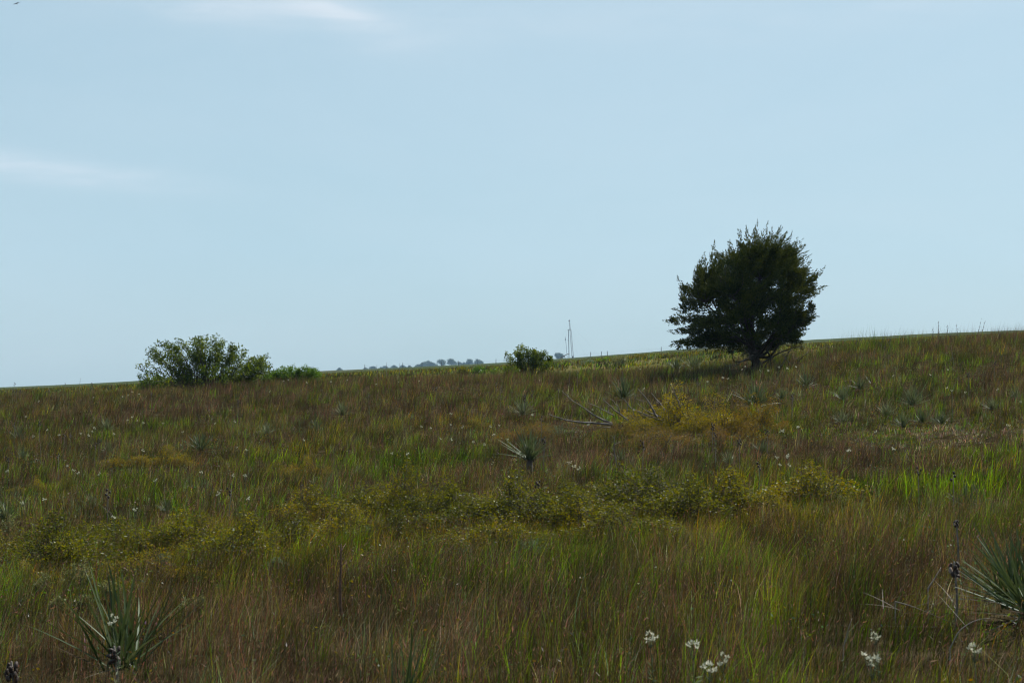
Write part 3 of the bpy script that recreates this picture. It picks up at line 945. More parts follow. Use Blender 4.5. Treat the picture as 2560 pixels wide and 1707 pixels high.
# bushes of the hollow behind the crest
g = np.random.default_rng(40)
for i, (px, py, w, mat, what) in enumerate([(1420, 905, 40, 'sage', 'pale yellow-green'), (1470, 903, 46, 'sage_grey', 'grey-green'), (1510, 899, 44, 'leaf_bright', 'green'), (1550, 894, 40, 'sage', 'yellowish'),
                                            (1600, 890, 44, 'leaf_olive', 'olive'), (1640, 888, 36, 'leaf_bush', 'dark green'), (1450, 915, 50, 'sage_grey', 'silvery'), (1530, 908, 48, 'sage', 'pale'),
                                            (1590, 903, 44, 'sage_grey', 'grey'), (1660, 897, 40, 'leaf_olive', 'yellow-olive'), (1200, 918, 36, 'leaf_bright', 'bright green'), (1155, 922, 30, 'leaf_olive', 'olive'),
                                            (2000, 872, 40, 'sage_grey', 'grey-green')]):
    d = 118 + 26 * g.random()
    where = ['beside the pump jack', 'below the drilling mast', 'under the fence line', 'midway between mast and tree', 'nearer the juniper', 'just left of the juniper', 'low in the hollow',
             'in the middle of the hollow', 'in front of the juniper side', 'at the juniper edge of the hollow', 'left of the tufted bush', 'far left in the hollow', 'behind the juniper'][i]
    bush('hollow_bush', what + ' low bush in the hollow ' + where, 'bush', px, [(px - w / 2, py + 7), (px - w / 4, py - 1), (px, py - 4), (px + w / 4, py - 2), (px + w / 2, py + 7)], py + 10, d, 0.6, mat,
         26, 0.10, 34, 400 + i, 0.2, 0.16, 'bark', 'low bushes in the hollow behind the crest')


# ------------------------------------------------------------------ low shrubs on the slope
def shrub_meshes(key, seed, n_stem, n_leaf, leaf):
    out = []
    for k in range(3):
        g = np.random.default_rng(seed + k)
        xs = np.linspace(-0.62, 0.62, 13)
        top = (1 - (xs / .62) ** 2 * 0.75) * (0.25 + 0.95 * g.random(13))
        st, lf = bush_geo(g, list(zip(xs, top)), 0.55, n_stem, leaf, n_leaf, 0.12, 0.052, 0.6, 0.0, 0.4)
        out.append((st.mesh('shrub_twigs_' + key, [M['dark_wood']]), lf.mesh('shrub_leaves_' + key, [M[key]])))
    return out


SHRUB = {k: shrub_meshes(k, s, 170, n, l) for k, s, n, l in (('leaf_olive', 500, 29, .034), ('leaf_gold', 510, 46, .023), ('leaf_orange', 520, 46, .022))}


def shrub(px, base_row, w_px, h_px, key, label, k, group='low yellowing shrubs on the slope'):
    p = foot(px, base_row)
    s = FPX / p[1]
    gold = key != 'leaf_olive' and base_row < 1130 and px > 1450
    w, h = w_px / s * (1.35 + .35 * ((k * .618) % 1)) * (.78 if gold else 1), h_px / s * (.90 + .40 * ((k * .414) % 1)) * (1.08 if gold else 1.0)
    root = thing('low_shrub', label, 'shrub', p, .5 * math.sin(k * 2.3), group, (w, (w + h) / 2 * 1.1, h))
    a, b = SHRUB[key][k % 3]
    CLEAR.append((p[0], p[1] - .1, w * .4, .85))
    if k % 2:
        root.scale.x *= -1
    obj('twigs', a, root)
    obj('foliage', b, root)


SHRUBS = [
    # the row across the middle
    (925, 1290, 200, 100, 'leaf_olive', 'olive shrub in the middle row, below the clump of tall dark green grass'),
    (1005, 1300, 120, 125, 'leaf_olive', 'pointed olive shrub standing highest in the middle row'),
    (1090, 1320, 170, 100, 'leaf_olive', 'olive shrub in the middle row, next right of the pointed shrub'),
    (1200, 1330, 190, 105, 'leaf_olive', 'dense olive shrub in the middle row, down left of the big yucca'),
    (1330, 1325, 200, 115, 'leaf_olive', 'dense olive shrub in the middle row, right below the big yucca'),
    (1450, 1330, 190, 120, 'leaf_olive', 'olive shrub in the middle row, second right of the big yucca'),
    (1590, 1290, 190, 130, 'leaf_olive', 'tall olive shrub in the middle row, below the two bent dead stems'),
    (1700, 1310, 170, 90, 'leaf_olive', 'loose olive shrub in the middle row, below the golden thicket'),
    (1800, 1290, 170, 110, 'leaf_olive', 'yellowish olive shrub in the middle row, beside a large dark pod cluster'),
    (2025, 1265, 180, 100, 'leaf_olive', 'olive shrub at the end of the middle row, towards the bright green grass'),
    (800, 1310, 180, 90, 'leaf_olive', 'thin olive shrub at the start of the middle row'),
    (1560, 1350, 180, 80, 'leaf_olive', 'front olive shrub below the bent dead stems'),
    (1250, 1375, 170, 80, 'leaf_olive', 'front olive shrub below the dense pair in the middle row'),
    (960, 1365, 160, 80, 'leaf_olive', 'front olive shrub below the pointed shrub'),
    (730, 1385, 150, 80, 'leaf_olive', 'sparse front shrub at the start of the middle row'),
    (2110, 1290, 100, 60, 'leaf_olive', 'small sparse shrub just beyond the end of the middle row'),
    # the band at the lower side
    (150, 1440, 210, 125, 'leaf_olive', 'large olive shrub with dark inside, behind the pale feathery sage'),
    (330, 1400, 190, 110, 'leaf_olive', 'olive-brown shrub next to the large shrub behind the sage'),
    (450, 1395, 190, 120, 'leaf_olive', 'olive shrub above and right of the front yucca'),
    (580, 1420, 170, 100, 'leaf_olive', 'loose olive shrub right of the lower band'),
    (60, 1470, 130, 70, 'leaf_gold', 'golden shrub at the picture edge below the large olive shrub'),
    (400, 1450, 180, 80, 'leaf_gold', 'golden-brown shrub right of the pale feathery sage'),
    (15, 1420, 110, 90, 'leaf_olive', 'olive shrub cut by the picture edge'),
    (270, 1480, 120, 70, 'leaf_gold', 'small golden shrub among the pale sage'),
    (1140, 1275, 120, 55, 'leaf_olive', 'low olive shrub behind the middle row, left under the big yucca'),
    (1270, 1290, 130, 60, 'leaf_olive', 'low olive shrub just under the big yucca'),
    (1400, 1280, 140, 65, 'leaf_olive', 'low olive shrub behind the middle row, right under the big yucca'),
    (1500, 1260, 120, 60, 'leaf_olive', 'small olive shrub behind the middle row near the pale bent stem'),
    (1660, 1250, 130, 65, 'leaf_olive', 'small olive shrub behind the middle row near the dark crooked stem'),
    (1380, 1395, 150, 60, 'leaf_olive', 'front olive shrub beside the grey-green leafy weed'),
    (1100, 1395, 170, 65, 'leaf_olive', 'front olive shrub at the centre, thin and twiggy'),
    (850, 1360, 150, 70, 'leaf_olive', 'twiggy olive shrub above the tall reddish stalk'),
    (1900, 1290, 150, 60, 'leaf_olive', 'low olive shrub between the middle row and its end'),
    (1690, 1370, 140, 55, 'leaf_olive', 'front low shrub below the loose one under the thicket'),
    (660, 1345, 150, 60, 'leaf_olive', 'twiggy shrub linking the middle row and the lower band'),
    (510, 1360, 150, 70, 'leaf_olive', 'low shrub at the upper edge of the lower band'),
    (230, 1385, 150, 70, 'leaf_olive', 'low olive shrub between the large shrub and the olive-brown one'),
    # small ones on the upper slope
    (321, 1170, 85, 40, 'leaf_gold', 'small golden shrub on the slope below the large leafy bush'),
    (416, 1165, 85, 45, 'leaf_gold', 'second small golden shrub below the large leafy bush, nearer the grey yucca'),
    (547, 1170, 50, 35, 'leaf_olive', 'tiny olive shrub right of the two small golden shrubs'),
    (700, 1195, 60, 35, 'leaf_olive', 'tiny flat olive shrub on the slope'),
    (770, 1190, 70, 40, 'leaf_gold', 'tiny flat golden shrub above the start of the middle row'),
    (80, 1235, 60, 45, 'leaf_gold', 'small golden shrub near the picture edge on the slope'),
    (165, 1235, 50, 40, 'leaf_olive', 'small olive shrub on the slope near the picture edge'),
    (1190, 1075, 60, 30, 'leaf_gold', 'small yellow shrub on the slope above the big yucca'),
    # the golden thicket round the dead branches
    (1720, 1085, 230, 105, 'leaf_gold', 'large golden-olive shrub in the thicket where the dead branches lie'),
    (1640, 1095, 140, 60, 'leaf_gold', 'golden shrub at the butt of the dead branches'),
    (1790, 1090, 180, 92, 'leaf_gold', 'golden shrub at the centre of the thicket'),
    (1885, 1085, 130, 88, 'leaf_orange', 'rusty orange shrub at the outer end of the golden thicket'),
    (1850, 1110, 170, 60, 'leaf_orange', 'low rusty orange shrub in front of the thicket'),
    (1660, 1120, 150, 50, 'leaf_orange', 'rusty low shrub in front of the dead branches'),
    (1590, 1092, 110, 38, 'leaf_gold', 'golden shrub under the middle of the dead branches'),
    (1545, 1095, 70, 40, 'leaf_orange', 'small rusty shrub at the near edge of the thicket'),
    (1320, 1105, 90, 45, 'leaf_orange', 'faint rusty shrub on the slope left of the dead branches'),
]
for k, s in enumerate(SHRUBS):
    shrub(*s, k)


# ------------------------------------------------------------------ fallen dead branches and bent dead stems
CLEAR.append((foot(1500, 1075)[0], foot(1500, 1075)[1] - .8, 2.0, .35)); CLEAR.append((foot(1450, 1060)[0], foot(1450, 1060)[1] - .8, 1.6, .45))
root = thing('fallen_branch', 'bleached dead branches lying fanned out from the golden thicket', 'dead branch', foot(1600, 1070))
o0 = np.array(root.location)
g = np.random.default_rng(61)
c5 = lambda cx, cy: (1300 + cx / 3.36, 940 + cy / 3.36)
for br, r in [([(775, 405), (600, 395), (440, 380), (330, 350), (245, 320)], .030), ([(775, 398), (650, 345), (590, 310), (500, 245), (430, 195), (370, 145)], .027),
              ([(905, 370), (800, 290), (740, 235), (690, 200)], .022), ([(1190, 375), (1050, 320), (940, 270), (870, 190)], .026), ([(1150, 345), (1110, 270), (1060, 190), (985, 100)], .028),
              ([(1235, 310), (1170, 225), (1100, 145)], .032), ([(1345, 250), (1315, 180), (1280, 90)], .020), ([(790, 330), (690, 280), (640, 250), (570, 230)], .018),
              ([(1190, 342), (1080, 300), (985, 230)], .018), ([(840, 310), (825, 260), (785, 210)], .016), ([(905, 290), (905, 230), (910, 185)], .013), ([(960, 330), (930, 200), (915, 90)], .010),
              ([(1060, 215), (970, 190), (970, 160)], .010), ([(740, 310), (745, 270), (735, 240)], .010), ([(495, 395), (510, 330), (525, 290)], .010), ([(405, 375), (390, 330), (375, 310)], .009),
              ([(600, 360), (595, 330), (590, 310)], .009), ([(720, 390), (690, 330), (640, 270)], .011), ([(1150, 410), (1090, 360), (1030, 320)], .012), ([(760, 430), (690, 430)], .012),
              ([(960, 480), (920, 420), (905, 370)], .013), ([(1345, 490), (1335, 430), (1330, 380)], .012)]:
    y0 = o0[1] - 2.6 + g.normal() * 0.25
    n = len(br)
    pts = [at(*c5(x, y), y0 - 0.25 * k / n + g.normal() * 0.05) - o0 for k, (x, y) in enumerate(br)]
    gg = Geo()
    sp = spline(pts, 9) if n > 2 else np.asarray(pts)
    gg.tube(sp + g.normal(size=sp.shape) * .006, np.linspace(r, r * 0.35, len(sp)) * 1.0, 6)
    for _ in range(2 if r > .015 else 0):
        k = g.integers(2, len(sp))
        e = sp[k] + np.array([-0.14 * g.random(), g.normal() * .05, 0.10 * g.random() + .03])
        gg.tube(np.stack([sp[k], (sp[k] + e) / 2 + g.normal(size=3) * .01, e]), [r * .35, r * .25, r * .12], 4)
    obj('branch', gg.mesh('dead_branch', [M['dead_wood']], True), root)

for pts, r, m, label in [([(1537, 1088), (1535, 1110), (1536, 1130), (1541, 1160), (1543, 1195)], .014, 'dead_wood', 'pale bent dead stem standing alone below the dead branches'),
                         ([(1679, 1090), (1672, 1100), (1653, 1130), (1645, 1150), (1639, 1180)], .011, 'dark_wood', 'dark crooked dead stem below the golden thicket'),
                         ([(853, 1360), (852, 1410), (850, 1460), (851, 1500), (853, 1560)], .013, 'stalk_red', 'tall reddish dry stalk standing in the foreground grass below the shrub row')]:
    b = foot(pts[-1][0], pts[-1][1])
    root = thing('dead_sapling', label, 'dead stem', b)
    gg = Geo()
    P3 = [at(x, y, b[1]) - b for x, y in pts]
    P3[-1] = P3[-1] * 0 - np.array([0, 0, .05])
    sp = spline(P3[::-1], 12)
    gg.tube(sp, np.linspace(r, r * .4, 12), 6)
    stem = obj('stem', gg.mesh('dead_stem', [M[m]], True), root)
    for k in (6, 8, 10):
        e = sp[k] + np.array([g.normal() * .05, g.normal() * .04, .06])
        obj('twig', Geo().tube(np.stack([sp[k], e]), [r * .4, r * .15], 4).mesh('dead_stem_twig', [M[m]]), stem)


# ------------------------------------------------------------------ yuccas
def yucca_leaf(bend, length=0.55, width=0.016):
    """stiff channelled blade, pointed"""
    n = 6
    t = np.linspace(0, 1, n)
    x = np.stack([t * length, np.zeros(n), -bend * length * t ** 2], 1)
    w = width * np.interp(t, [0, .12, .5, .85, 1], [.75, 1.0, .9, .5, .04]) / 2
    v = np.concatenate([x + np.stack([np.zeros(n), -w, w * .45], 1), x, x + np.stack([np.zeros(n), w, w * .45], 1)])
    q = [(r * n + i, r * n + i + 1, (r + 1) * n + i + 1, (r + 1) * n + i) for r in range(2) for i in range(n - 1)]
    return v, q


LEAF_BENDS = (-0.02, 0.04, 0.10, 0.20)
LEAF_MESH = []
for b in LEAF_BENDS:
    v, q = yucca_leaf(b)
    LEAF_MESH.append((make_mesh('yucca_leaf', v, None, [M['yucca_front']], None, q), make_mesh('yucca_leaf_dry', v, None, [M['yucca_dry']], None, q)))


def rosette_dirs(g, n, low, high):
    el = np.radians(low + (high - low) * g.random(n) ** .65)
    return np.arange(n) * 2.39996 + g.normal(size=n) * 0.25, el


def rot_leaf(v, az, el, roll, s):
    c, sn = math.cos(roll), math.sin(roll)
    v = v * s
    v = np.stack([v[:, 0], v[:, 1] * c - v[:, 2] * sn, v[:, 1] * sn + v[:, 2] * c], 1)
    c, sn = math.cos(el), math.sin(el)
    v = np.stack([v[:, 0] * c - v[:, 2] * sn, v[:, 1], v[:, 0] * sn + v[:, 2] * c], 1)
    c, sn = math.cos(az), math.sin(az)
    return np.stack([v[:, 0] * c - v[:, 1] * sn, v[:, 0] * sn + v[:, 1] * c, v[:, 2]], 1)


def crown_geo(g, n, low, high, wid=1.4):
    gg = Geo()
    az, el = rosette_dirs(g, n, low, high)
    for a, e in zip(az, el):
        v, q = yucca_leaf(LEAF_BENDS[g.integers(4)], 0.55, 0.016 * wid)
        v = rot_leaf(v, a, e, g.normal() * .4, 0.55 + 0.6 * g.random())
        v[:, :2] += g.normal(size=2) * 0.035
        gg.add(v, None, q)
    return gg


YM = [(crown_geo(np.random.default_rng(700 + k), 84, 14, 86).mesh('yucca_foliage', [M['yucca']]),
       crown_geo(np.random.default_rng(720 + k), 12, -14, 16, 1.1).mesh('yucca_dry_foliage', [M['yucca_dry']])) for k in range(4)]
YUCCAS = [   # px, row of the foot, spread in px, label
    (1325, 1190, 128, 'large spiky green yucca standing clear above the middle shrub row'),
    (1560, 1002, 90, 'spiky yucca on the upper slope right behind the dead branches'),
    (1890, 1022, 105, 'tall grey-green yucca behind the golden thicket'),
    (2015, 972, 62, 'green yucca on the slope below the juniper'),
    (2151, 978, 56, 'small dark yucca above the yucca patch, next to the green one'),
    (2108, 1006, 62, 'blue-grey yucca on the slope right of the thicket'),
    (2105, 1062, 55, 'grey yucca just above the two red grass clumps'),
    (2282, 1018, 80, 'topmost broad dark yucca of the yucca patch'),
    (2217, 1046, 62, 'yucca of the patch next to bare dark soil'),
    (2258, 1074, 62, 'lowest green yucca of the yucca patch'),
    (2306, 1062, 58, 'bluish yucca in the middle of the yucca patch'),
    (2356, 1066, 58, 'outermost dark yucca of the yucca patch'),
    (2480, 1030, 55, 'dim yucca on the slope under the crest, right of the patch'),
    (1955, 1002, 46, 'little yucca between the grey-green yucca and the patch'),
    (49, 1104, 55, 'pale yucca near the picture edge on the upper slope'),
    (58, 1152, 48, 'light green yucca below the pale one near the picture edge'),
    (503, 1132, 80, 'wide grey yucca on the slope below the large leafy bush'),
    (269, 1082, 52, 'faint grey-green yucca among white flowers on the upper slope'),
    (272, 1136, 46, 'small blue-green yucca in the grass left of the golden shrubs'),
    (231, 1275, 55, 'grey-green yucca above the lower shrub band'),
    (14, 1310, 85, 'dark blue-green yucca cut by the picture edge'),
    (416, 1292, 60, 'pale green yucca just above the lower shrub band'),
    (856, 1042, 55, 'small spiky yucca in the red grass of the upper slope'),
    (792, 1080, 46, 'faint pale yucca below the small spiky one on the upper slope'),
    (1307, 1042, 72, 'green yucca on the slope left of the dead branches'),
    (667, 1090, 46, 'little grey yucca in the grass of the upper slope'),
    (1552, 1158, 48, 'pale yucca beside the pale bent dead stem'),
    (1824, 1165, 52, 'blue-green yucca under the golden thicket'),
    (1906, 1140, 56, 'light green yucca below the rusty end of the thicket'),
    (2420, 1280, 105, 'greyish half dry yucca below the bright green grass'),
    (898, 1190, 34, 'tiny pale yucca behind the start of the middle shrub row'),
    (2540, 1000, 50, 'dim grey yucca at the picture edge under the crest'),
    (1735, 915, 70, 'dark spiky yucca in the shade at the foot of the juniper'),
    (1690, 930, 60, 'dark yucca left of the juniper trunk'),
]
g = np.random.default_rng(73)
for k, (px, py, w, label) in enumerate(YUCCAS):
    p = foot(px, py)
    s = 1.12 * w / (FPX / p[1]) / 0.92
    root = thing('yucca', label, 'yucca', p + np.array([0, 0, 0.05 + 0.24 * (k == 0)]), g.random() * 6.28, 'yuccas on the slope', s)
    a, b = YM[k % 4]
    CLEAR.append((p[0], p[1] - .25, .55 * s, .35)); CLEAR.append((p[0], p[1] - .7, .55 * s, .6))
    obj('foliage', a, root)
    if k:
        obj('dry_foliage', b, root)
    if k in (0,):
        CLEAR.append((p[0], p[1] - .9, .8, .35))
        cg = Geo().tube(spline([(0, 0, -.34), (.01, 0, -.15), (0, 0, .02)], 4), [.05, .055, .05, .04], 7)
        obj('trunk', cg.mesh('yucca_trunk', [M['dark_wood']]), root)


def front_yucca(label, p, n, low, high, size, seed, az_range=None, tilt=(0, 0), dry=8):
    """close enough to tell its leaves apart: every leaf is a piece of its own"""
    g = np.random.default_rng(seed)
    root = thing('yucca', label, 'yucca', p, 0, 'yuccas close to the viewer', size)
    root.rotation_euler = (tilt[0], tilt[1], 0)
    CLEAR.append((p[0], p[1] - .2, .55 * size, .55)); CLEAR.append((p[0], p[1] - .8, .55 * size, .7))
    az, el = rosette_dirs(g, n, low, high)
    for i in range(n + dry):
        d = i >= n
        a = az[i] if not d else g.random() * 6.28
        e = el[i] if not d else math.radians(-5 + 30 * g.random())
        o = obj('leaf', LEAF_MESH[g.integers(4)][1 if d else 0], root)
        o.rotation_euler = (Matrix.Rotation(a, 3, 'Z') @ Matrix.Rotation(-e, 3, 'Y') @ Matrix.Rotation(g.normal() * .35, 3, 'X')).to_euler()
        sc = 0.78 + 0.4 * g.random()
        o.scale = (sc, .95 * sc, .95 * sc)
        o.location = (g.normal() * .045, g.normal() * .045, 0.02 * g.random())
    return root


yb = foot(308, 1715)
front_yucca('front yucca with upright blue-green leaves and pale flower beside it', yb + np.array([0, 0, .10]), 46, 12, 78, 1.2, 745, dry=3)
yb2 = foot(2500, 1555)
front_yucca('big leaning yucca clump at the picture edge beside dry leaves', yb2 + np.array([0.15, 0.1, .10]), 60, 20, 78, 1.15, 742, tilt=(0, -0.25), dry=10)
yb3 = foot(2580, 1580)
front_yucca('second leaning yucca rosette at the picture edge, behind the big clump', yb3 + np.array([0, 0, .10]), 46, 20, 78, 1.1, 743, tilt=(0, -0.3))
yb4 = foot(1005, 1790)
front_yucca('few pale yucca leaves poking up at the bottom edge of the picture', yb4 + np.array([0, 0, .08]), 14, 50, 84, 0.75, 744, tilt=(0, 0.12), dry=0)

# fallen dry leaves and stalks beside the big clump
g = np.random.default_rng(75)
lit = thing('dry_yucca_litter', 'pale dead yucca leaves matted on the ground beside the big leaning clump', 'dead leaves', foot(2310, 1580))
o0 = np.array(lit.location)
for i in range(20):
    o = obj('dry_leaf', LEAF_MESH[g.integers(4)][1], lit)
    o.location = (g.normal() * .22, g.normal() * .25, .06 + .16 * g.random())
    o.rotation_euler = (g.normal() * .4, -math.radians(-5 + 50 * g.random()), g.random() * 6.28)
    o.scale = (0.45 + .35 * g.random(), .5, .5)
for pts, r, label in [([(2238, 1503), (2280, 1515), (2330, 1535), (2390, 1560)], .0045, 'pale fallen dry stalk lying through the grass beside the leaning yucca clump'),
                      ([(2375, 1620), (2400, 1575), (2440, 1550), (2475, 1545)], .004, 'pale arching dry stalk bent over the dead leaves'),
                      ([(2320, 1470), (2340, 1440), (2352, 1418)], .006, 'short pale broken stalk near the split pods'),
                      ([(2108, 1620), (2118, 1580), (2130, 1545)], .0035, 'thin pale stalk in green grass at the lower edge')]:
    b = foot(pts[0][0], pts[0][1], .25)
    root = thing('dry_stalk', label, 'dry stalk', b)
    P3 = np.array([at(x, y, b[1] + 0.05 * k) - b for k, (x, y) in enumerate(pts)])
    sp = spline(P3, 9)
    obj('stem', Geo().tube(sp, np.linspace(r, r * .4, 9), 6).mesh('dry_stalk', [M['dead_wood']], True), root)
    foot_pt = P3[0]
    obj('stub', Geo().tube(np.stack([foot_pt * [1, 1, 0] + [0, 0, -.03], foot_pt]), [r * .9, r * .8], 5).mesh('dry_stalk_stub', [M['dead_wood']]), root)


# ------------------------------------------------------------------ wildflowers
def flower_meshes():
    out = []
    for k in range(4):
        g = np.random.default_rng(800 + k)
        st, hd = Geo(), Geo()
        top = np.array([g.normal() * .04, g.normal() * .04, 0.52])
        st.tube(spline([(0, 0, -.04), (g.normal() * .02, g.normal() * .02, .28), top], 6), [.005, .0045, .004, .004, .0035, .003], 5)
        n = 5 + k % 3
        for i in range(n):
            a = i * 2 * math.pi / n + g.normal() * .3
            r = .014 + .030 * g.random()
            e = top + np.array([math.cos(a) * r, math.sin(a) * r, .035 + .055 * g.random()])
            st.tube(np.stack([top, (top + e) / 2 + [0, 0, -.01], e]), [.003, .0025, .002], 4)
            m = 9
            d = nrm(g.normal(size=(m, 3)) * [1, 1, .6] + [math.cos(a) * .6, math.sin(a) * .6, .7])
            hd.leaves(np.repeat(e[None], m, 0) + d * .004, d, .016 + .010 * g.random(m), .008 + .004 * g.random(m))
        lf = Geo()
        m = 14
        p = np.stack([np.zeros(m), np.zeros(m), .08 + .36 * g.random(m)], 1)
        lf.leaves(p, nrm(g.normal(size=(m, 3)) * [1, 1, .2] + [0, 0, .5]), .06, .012)
        out.append((st.mesh('flower_stem', [M['stem_green']]), hd.mesh('flower_head', [M['petal']]), lf.mesh('flower_leaf', [M['sage_grey']])))
    return out


FL = flower_meshes()
FLOWERS = []
for ox, oy, sc, pts in [
    (0, 920, 3.675, [(1277, 240), (1120, 265), (1177, 248), (1217, 222), (853, 270), (358, 308), (230, 445), (1215, 455), (1160, 480), (1268, 485), (1315, 503), (1497, 513), (1970, 510), (2160, 495), (880, 550), (1676, 592), (850, 582), (820, 620),
                     (300, 625), (745, 608), (545, 615), (430, 570), (1050, 605), (2175, 735), (2278, 753), (1306, 760), (620, 895), (680, 945), (705, 965), (910, 975), (1410, 1028), (1855, 965), (2260, 990), (2130, 990), (52, 945),
                     (400, 1215), (210, 1240), (2012, 1160), (2265, 1195), (1240, 1312), (1065, 1370)]),
    (640, 900, 3.36, [(430, 190), (625, 182), (1008, 208), (1193, 183), (1373, 178), (760, 168), (275, 170), (225, 178), (115, 265), (1400, 558), (1465, 578), (1635, 545), (1735, 565), (1980, 557), (2045, 555), (1990, 628), (1650, 670), (1925, 708),
                      (2110, 672), (1820, 688), (2215, 780), (1560, 660), (1145, 790), (1262, 790), (405, 672), (2322, 460), (1640, 455)]),
    (1920, 900, 3.675, [(265, 65), (97, 70), (180, 75), (1652, 95), (1500, 137), (1152, 147), (1632, 255), (1690, 288), (1812, 298), (2112, 272), (2330, 383), (2212, 607), (267, 617), (125, 655), (977, 658), (740, 840), (720, 830), (180, 890), (165, 875), (85, 905),
                        (120, 962), (195, 968), (1170, 813)]),
    (1600, 520, 3.563, [(940, 1415), (905, 1440), (1065, 1447), (1145, 1447), (1235, 1420), (1395, 1415), (1315, 1430), (745, 1510), (605, 1550), (10, 1435)]),
    (1300, 940, 3.36, [(757, 88), (1580, 48), (1040, 110), (107, 325), (605, 285), (1710, 12), (1745, 25), (2330, 430), (2200, 465), (565, 408)]),
    (1280, 1100, 3.675, [(525, 215), (570, 243), (605, 265), (20, 350), (35, 330)])]:
    FLOWERS += [(ox + x / sc, oy + y / sc) for x, y in pts]


def zone(px, py):
    if py < 985 and px < 900:
        return 'on the crest by the large leafy bush'
    if py < 985 and px < 1500:
        return 'on the crest below the far trees'
    if py < 985 and px < 2060:
        return 'at the foot of the juniper'
    if py < 1010 and px >= 2060:
        return 'on the crest right of the juniper'
    if px < 420:
        return 'on the slope left of the golden shrubs' if py < 1150 else 'above the lower shrub band'
    if px < 900:
        return 'on the slope below the large leafy bush'
    if px < 1500:
        return 'on the slope above the middle shrub row'
    if px < 1950:
        return 'round the golden thicket'
    return 'round the yucca patch'


ORD = ['first', 'second', 'third', 'fourth', 'fifth', 'sixth', 'seventh', 'eighth', 'ninth', 'tenth', 'eleventh', 'twelfth', 'thirteenth', 'fourteenth', 'fifteenth', 'sixteenth',
       'seventeenth', 'eighteenth', 'nineteenth', 'twentieth', 'twenty-first', 'twenty-second', 'twenty-third', 'twenty-fourth', 'twenty-fifth', 'twenty-sixth', 'twenty-seventh', 'twenty-eighth']


def ordinal(points, k):
    z = zone(*points[k])
    same = sorted(p for p in points if zone(*p) == z)
    return ORD[min(same.index(points[k]), len(ORD) - 1)] + ' from the left'


g = np.random.default_rng(81)
for k, (px, py) in enumerate(FLOWERS):
    h = 0.46 + 0.10 * g.random()
    p = foot(px, py, h)
    z = zone(px, py)
    root = thing('wildflower', 'small white wildflower ' + z + ', ' + ordinal(FLOWERS, k), 'flower', p, g.random() * 6.28, 'white wildflowers ' + z, ((.50 + .25 * g.random()),) * 2 + (h / .58,))
    a, b, c = FL[k % 4]
    obj('stem', a, root); obj('flower_head', b, root)
for k, (px, py, s, label) in enumerate([(290, 1566, 0.95, 'creamy white wildflower in front of the front yucca'), (1630, 1603, .95, 'white wildflower standing alone at the bottom, leftmost of the lower flowers'),
                                        (1738, 1634, .95, 'bright white wildflower right of the lone bottom one'), (1785, 1688, 1.0, 'largest white wildflower at the very bottom edge'),
                                        (1818, 1668, .9, 'pale greenish wildflower beside the largest bottom flower'), 
                                        (2193, 1600, 0.8, 'little white wildflower in green grass below the thin pale stalk'),
                                        (2180, 1680, 1.1, 'pale wildflower cluster at the bottom edge, below the little white one'), (2450, 1640, 1.0, 'pale wildflower in the grass below the leaning yucca clump')]):
    p = foot(px, py, 0.55 * s)
    root = thing('wildflower', label, 'flower', p, g.random() * 6.28, 'white wildflowers close to the viewer', (.7 * s, .7 * s, s))
    a, b, c = FL[(k + 1) % 4]
    obj('stem', a, root); obj('flower_head', b, root); obj('foliage', c, root)


# ------------------------------------------------------------------ dry yucca seed stalks with dark pods
def pod_meshes():
    out = []
    for k in range(4):
        g = np.random.default_rng(900 + k)
        st = Geo(); pods = []
        st.tube(spline([(0, 0, -.05), (g.normal() * .02, 0, .35), (g.normal() * .04, 0, .80)], 6), [.008, .007, .006, .005, .005, .004], 5)
        n = (3, 5, 7, 4)[k]
        for i in range(n):
            z = .80 - .16 * i / n
            a = i * 2.4
            c = np.array([math.cos(a) * .028, math.sin(a) * .028, z])
            pods.append(Geo().blob(c, (.016, .016, .026), i, 6, 5).mesh('seed_pod', [M['pod']]))
        out.append((st.mesh('seed_stem', [M['stalk']]), pods))
    return out


POD = pod_meshes()
PODS = []
for ox, oy, sc, pts in [
    (0, 920, 3.675, [(135, 160), (120, 212), (150, 210), (185, 214), (598, 150), (845, 160), (365, 525), (130, 548), (587, 640), (645, 620), (910, 660), (870, 730), (537, 800), (70, 830), (2187, 320), (990, 1175), (2105, 1150), (1390, 245)]),
    (640, 900, 3.36, [(1515, 248), (950, 315), (2055, 250), (2015, 200), (2255, 330), (2320, 295), (1020, 100), (1935, 82)]),
    (1200, 780, 6.53, [(1305, 885), (1465, 985), (1590, 1005), (2108, 840), (2220, 945), (2320, 1000)]),
    (1920, 900, 3.675, [(220, 355), (2085, 60), (1840, 155), (1385, 1020), (1705, 1105)]),
    (1980, 780, 4.055, [(685, 258), (370, 345), (650, 320), (900, 335), (940, 350), (995, 310), (835, 405), (975, 470), (1285, 318)]),
    (1300, 940, 3.36, [(40, 195), (180, 390), (320, 140), (960, 45), (1490, 68), (2285, 195), (1630, 235), (2070, 490), (1620, 455), (1640, 530), (200, 568), (1025, 600), (1843, 580)]),
    (1280, 1100, 3.675, [(290, 30), (2265, 270), (2030, 310), (235, 415)])]:
    PODS += [(ox + x / sc, oy + y / sc) for x, y in pts]
for k, (px, py) in enumerate(PODS):
    h = 0.54
    p = foot(px, py, h)
    z = zone(px, py)
    s = 1.0 + 0.2 * g.random()
    root = thing('seed_stalk', 'dark podded seed stalk ' + z + ', ' + ordinal(PODS, k), 'seed stalk', p, g.random() * 6.28, 'dark seed stalks ' + z, (.85 * s, .85 * s, .7 * s))
    a, b = POD[k % 4]
    obj('stem', a, root)
    for m in b:
        obj('pod', m, root)
